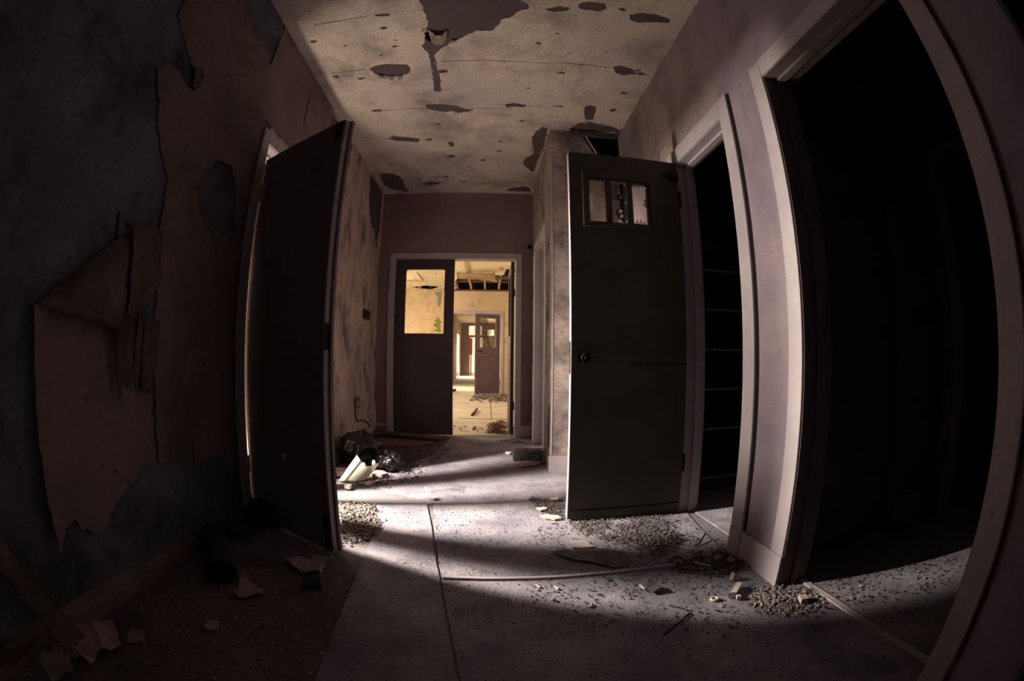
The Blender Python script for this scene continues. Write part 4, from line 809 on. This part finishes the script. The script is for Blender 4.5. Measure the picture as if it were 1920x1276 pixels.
flat_piece('plaster_chunk', [(-.945, 2.775), (-.905, 2.77), (-.90, 2.81), (-.93, 2.825)], M_SCRAP, 'grey-white chunk on the floor in front of the broken basin', 'plaster chunk', th=.026, amp=.003, seed=17)
flat_piece('plaster_chunk', [(-.835, 2.905), (-.80, 2.90), (-.785, 2.94), (-.82, 2.955)], M_SCRAP, 'rounded pale chunk right of the broken basin', 'plaster chunk', th=.022, amp=.004, seed=18)
flat_piece('plaster_chunk', [(-1.09, 3.05), (-1.01, 3.10), (-1.05, 3.20), (-1.14, 3.16)], M_SCRAP, 'pale slab behind the rim of the broken basin', 'plaster chunk', th=.04, amp=.005, seed=19)
flat_piece('plaster_chunk', [(-.87, 3.16), (-.76, 3.12), (-.735, 3.20), (-.80, 3.27), (-.87, 3.26)], M_PINKSCRAP, 'flat pinkish chunk under the shiny black bag', 'plaster chunk', th=.02, amp=.007, seed=20)
flat_piece('crumpled_film', [(.575, 1.455), (.60, 1.47), (.635, 1.45), (.64, 1.41), (.60, 1.40)], M_PLATE, 'crumpled grey film on the floor below the batten', 'film', wave=.03, seed=21)
flat_piece('plaster_chunk', [(.57, 1.475), (.592, 1.47), (.60, 1.445), (.58, 1.44)], M_SCRAP, 'pale scrap touching the crumpled grey film', 'plaster chunk', th=.010, seed=22)
flat_piece('plaster_chunk', [(-.36, 2.665), (-.33, 2.655), (-.30, 2.675), (-.315, 2.69), (-.35, 2.70)], M_SCRAP, 'white chips at the tip of the dark floor gap', 'plaster chunk', th=.012, seed=23)
for i, (x, y, r) in enumerate(((.80, 1.63, .020), (.86, 1.66, .022), (.905, 1.665, .018), (.95, 1.645, .024), (1.0, 1.66, .02), (.985, 1.605, .022), (.925, 1.59, .018), (1.03, 1.56, .02))):
    o = obj('plaster_lump', lump(bmesh.new(), (x, y, r*.5), r, 2, .3, 2.5, (1.1, 1, .7), i+3, .002), M_PINKSCRAP if i % 2 else M_PALECRUMB, label='rounded plaster lump in the dark rubble beside the pier', cat='plaster lump', group='plaster lumps beside the pier')
# countable small flakes on the lit and dark floor
def tiny(n, area_, lo, hi, m, name, label, cat, group, seed):
    rnd = random.Random(seed); xs = [p[0] for p in area_]; ys = [p[1] for p in area_]; base = []
    for k in range(5):
        bm = bmesh.new(); q = [(math.cos(a)*rnd.uniform(.6, 1.1), math.sin(a)*rnd.uniform(.6, 1.1)) for a in (0, 1.1, 2.3, 3.5, 4.9)]
        f = bm.faces.new([bm.verts.new((x, y, rnd.uniform(0, .5))) for x, y in q]); bmesh.ops.solidify(bm, geom=[f], thickness=.35)
        me = bpy.data.meshes.new(name); bm.to_mesh(me); bm.free(); me.materials.append(m); base.append(me)
    c = 0
    while c < n:
        x, y = rnd.uniform(min(xs), max(xs)), rnd.uniform(min(ys), max(ys))
        if not pip((x, y), area_): continue
        o = bpy.data.objects.new(name, base[c % 5]); COL.objects.link(o); s = rnd.uniform(lo, hi)
        o.location = (x, y, .004+s*.12); o.scale = (s, s*rnd.uniform(.5, 1), s*.6); o.rotation_euler = (rnd.uniform(-.3, .3), rnd.uniform(-.3, .3), rnd.uniform(0, 6.3))
        tag(o, label, cat, group); c += 1
tiny(34, [(-.10, 1.58), (.90, 1.50), (1.05, 1.25), (.95, 1.0), (.40, 1.10), (-.05, 1.38)], .004, .009, M_SCRAP, 'plaster_chip', 'tiny pale plaster chip on the lit floor nearest the camera', 'plaster chip', 'chips on the nearest lit floor', 3)
tiny(30, [(-.55, 2.75), (.4, 2.75), (.35, 2.1), (-.1, 1.85), (-.5, 2.05)], .004, .008, M_CHAR, 'dark_chip', 'tiny dark chip on the brightest floor sheets', 'chip', 'dark chips on the bright floor', 4)
tiny(40, [(-1.2, 2.0), (-.62, 1.75), (-.35, 1.2), (-.55, .75), (-1.1, .8)], .004, .009, M_SCRAP, 'plaster_chip', 'tiny pale plaster chip on the dark floor before the brown door', 'plaster chip', 'chips on the dark left floor', 5)
tiny(30, [(-.2, 4.2), (.4, 4.5), (.42, 2.9), (-.5, 2.95)], .004, .010, M_CHAR, 'dark_chip', 'small dark chip on the striped floor beyond the doors', 'chip', 'chips beyond the open doors', 6)
tiny(26, [(-1.0, 4.1), (-.3, 4.3), (-.35, 3.5), (-.75, 3.1)], .012, .035, M_WOOD, 'wood_chip', 'brown wood chip scattered between the bags and boards', 'wood chip', 'wood chips by the bags', 7)
tiny(18, [(1.22, 2.2), (1.8, 2.3), (1.8, 1.8), (1.22, 1.8)], .005, .011, M_SCRAP, 'plaster_chip', 'pale plaster chip inside the cupboard doorway', 'plaster chip', 'chips in the cupboard doorway', 8)
tiny(16, [(1.25, 1.15), (2.0, .95), (1.9, .75), (1.25, .85)], .006, .013, M_SCRAP, 'plaster_chip', 'pale plaster chip on the threshold of the dark right room', 'plaster chip', 'chips at the dark doorway', 9)
tiny(40, [(-.45, 5.9), (.3, 5.9), (.45, 5.3), (-.5, 5.3)], .015, .05, M_JOIST, 'wood_chip', 'dark splinter lying on the bright hall threshold', 'wood chip', 'splinters on the hall threshold', 10)
tiny(46, [(-.3, 11.0), (.45, 11.2), (.45, 8.8), (-.35, 9.4)], .03, .09, M_JOIST, 'wood_chip', 'brown debris piece strewn before the purple door', 'wood chip', 'debris before the purple door', 11)
# uncountable rubble
def rubble(name, poly, n, lo, hi, m, label, seed, hump=0, pal=.0):
    rnd = random.Random(seed); bm = bmesh.new(); xs = [p[0] for p in poly]; ys = [p[1] for p in poly]; c = 0
    cx, cy = sum(xs)/len(xs), sum(ys)/len(ys); rad = max(max(xs)-min(xs), max(ys)-min(ys))/2
    while c < n:
        x, y = rnd.uniform(min(xs), max(xs)), rnd.uniform(min(ys), max(ys))
        if not pip((x, y), poly) or noise.noise(Vector((x*7, y*7, seed))) < -.25: continue
        c += 1; s = lo+(hi-lo)*rnd.random()**4; x += rnd.gauss(0, .022); y += rnd.gauss(0, .022)
        d = max(0, 1-math.hypot(x-cx, y-cy)/rad); z = rnd.random()*hump*d + s*.35
        q = [Vector((1, .2, 0)), Vector((-.6, .8, .1)), Vector((-.5, -.9, 0)), Vector((rnd.uniform(-.3, .3), 0, rnd.uniform(.4, .9)))]
        a = rnd.uniform(0, 6.28); mr = Matrix.Rotation(a, 3, 'Z') @ Matrix.Rotation(rnd.uniform(-.7, .7), 3, 'X')
        w = [bm.verts.new(Vector((x, y, z)) + (mr @ p)*s*rnd.uniform(.6, 1.2)) for p in q]
        for f in ((0, 2, 1), (0, 1, 3), (1, 2, 3), (2, 0, 3)): bm.faces.new([w[i] for i in f])
    return obj(name, bm, m, label=label, cat='rubble', kind='stuff')
rubble('rubble', P['rubL'], 3200, .004, .018, M_PALECRUMB, 'broken crumbs of rubble by the free edge of the brown door', 21, .012)
rubble('rubble', P['rubD'], 6500, .002, .011, M_CRUMB, 'dark crumbly rubble in front of the open olive door', 22, .012)
rubble('rubble', [(.72, 1.95), (.84, 2.02), (.93, 1.97), (.91, 1.82), (.83, 1.74), (.74, 1.76)], 2600, .003, .014, M_CRUMB, 'darkest clump of rubble left of the cupboard sill', 23, .025)
rubble('rubble', P['rubE'], 1800, .003, .012, M_CRUMB, 'dark rubble at the latch foot of the olive door', 24, .015)
rubble('rubble', P['rubF'], 2800, .003, .013, M_CRUMB, 'dark rubble band running to the pier skirting', 25, .01)
rubble('rubble', P['rubG'], 3200, .002, .012, M_PALECRUMB, 'gritty rubble at the near corner of the pier', 26, .012)
rubble('rubble', [(1.2, 1.22), (1.9, 1.0), (2.1, .72), (1.5, .75), (1.2, .95)], 1200, .002, .010, M_CRUMB, 'grit on the floor of the dark right room', 27)
rubble('rubble', [(-1.25, 3.0), (-.7, 2.82), (-.45, 3.2), (-.35, 4.4), (-1.2, 4.7)], 3000, .004, .018, M_CRUMB, 'dark crumbs under the bags and boards', 28, .006)
rubble('rubble', [(-1.25, 2.0), (-.66, 1.7), (-.5, 1.2), (-.5, .5), (-1.25, .4)], 2600, .003, .010, M_CRUMB, 'dark crumbs on the shaded left floor', 29)
rubble('grit', [(-.6, 2.9), (1.0, 3.3), (1.05, .9), (.3, .6), (-.4, .9)], 7000, .0012, .0055, M_CRUMB, 'fine grit sprinkled over the corridor floor', 30)
rubble('grit', [(.0, 1.0), (1.05, 1.0), (1.0, .3), (.0, .3)], 900, .002, .006, M_CRUMB, 'fine grit on the near dark floor', 31)
rubble('rubble', [(.02, 5.25), (.24, 5.2), (.25, 6.6), (.0, 5.9)], 1500, .005, .022, M_JOIST, 'dark rubble by the opened leaf on the hall floor', 32, .03)
rubble('rubble', [(-.35, 10.2), (.5, 9.2), (.5, 11.3), (-.3, 11.3)], 1500, .01, .05, M_PALECRUMB, 'mixed rubble before the purple door across the hall', 33, .03)
rubble('rubble', [(.30, 4.95), (.47, 5.0), (.47, 4.5), (.1, 4.75)], 500, .005, .016, M_CRUMB, 'crumbs at the foot of the end wall right of the doorway', 34, .01)
rubble('grit', [(.15, 1.30), (.25, 2.25), (.45, 2.30), (1.08, 2.4), (1.14, 1.75), (1.05, 1.15), (.8, 1.0)], 4200, .0015, .009, M_CRUMB, 'crumbs scattered between the olive door and the pier', 51)
rubble('grit', [(-.55, 1.7), (-.45, 2.5), (.3, 2.6), (.35, 1.6), (.2, 1.2)], 1500, .0015, .007, M_CRUMB, 'sparse crumbs over the central floor sheets', 52)
rnd = random.Random(44); bm = bmesh.new()
for i in range(170):
    x, y = rnd.uniform(-.40, -.14), rnd.uniform(1.50, 1.80)
    if x > SEAM(y)-.012: continue
    a = rnd.uniform(0, 6.28); l = rnd.uniform(.008, .02); cyl(bm, (x, y, .005), (x+l*math.cos(a), y+l*math.sin(a), .005+rnd.uniform(0, .002)), .0007, n=3)
obj('straw', bm, M_LEAFSTRAW, label='dry straw strands on the floor sheet beside the dark joint', cat='straw', kind='stuff')
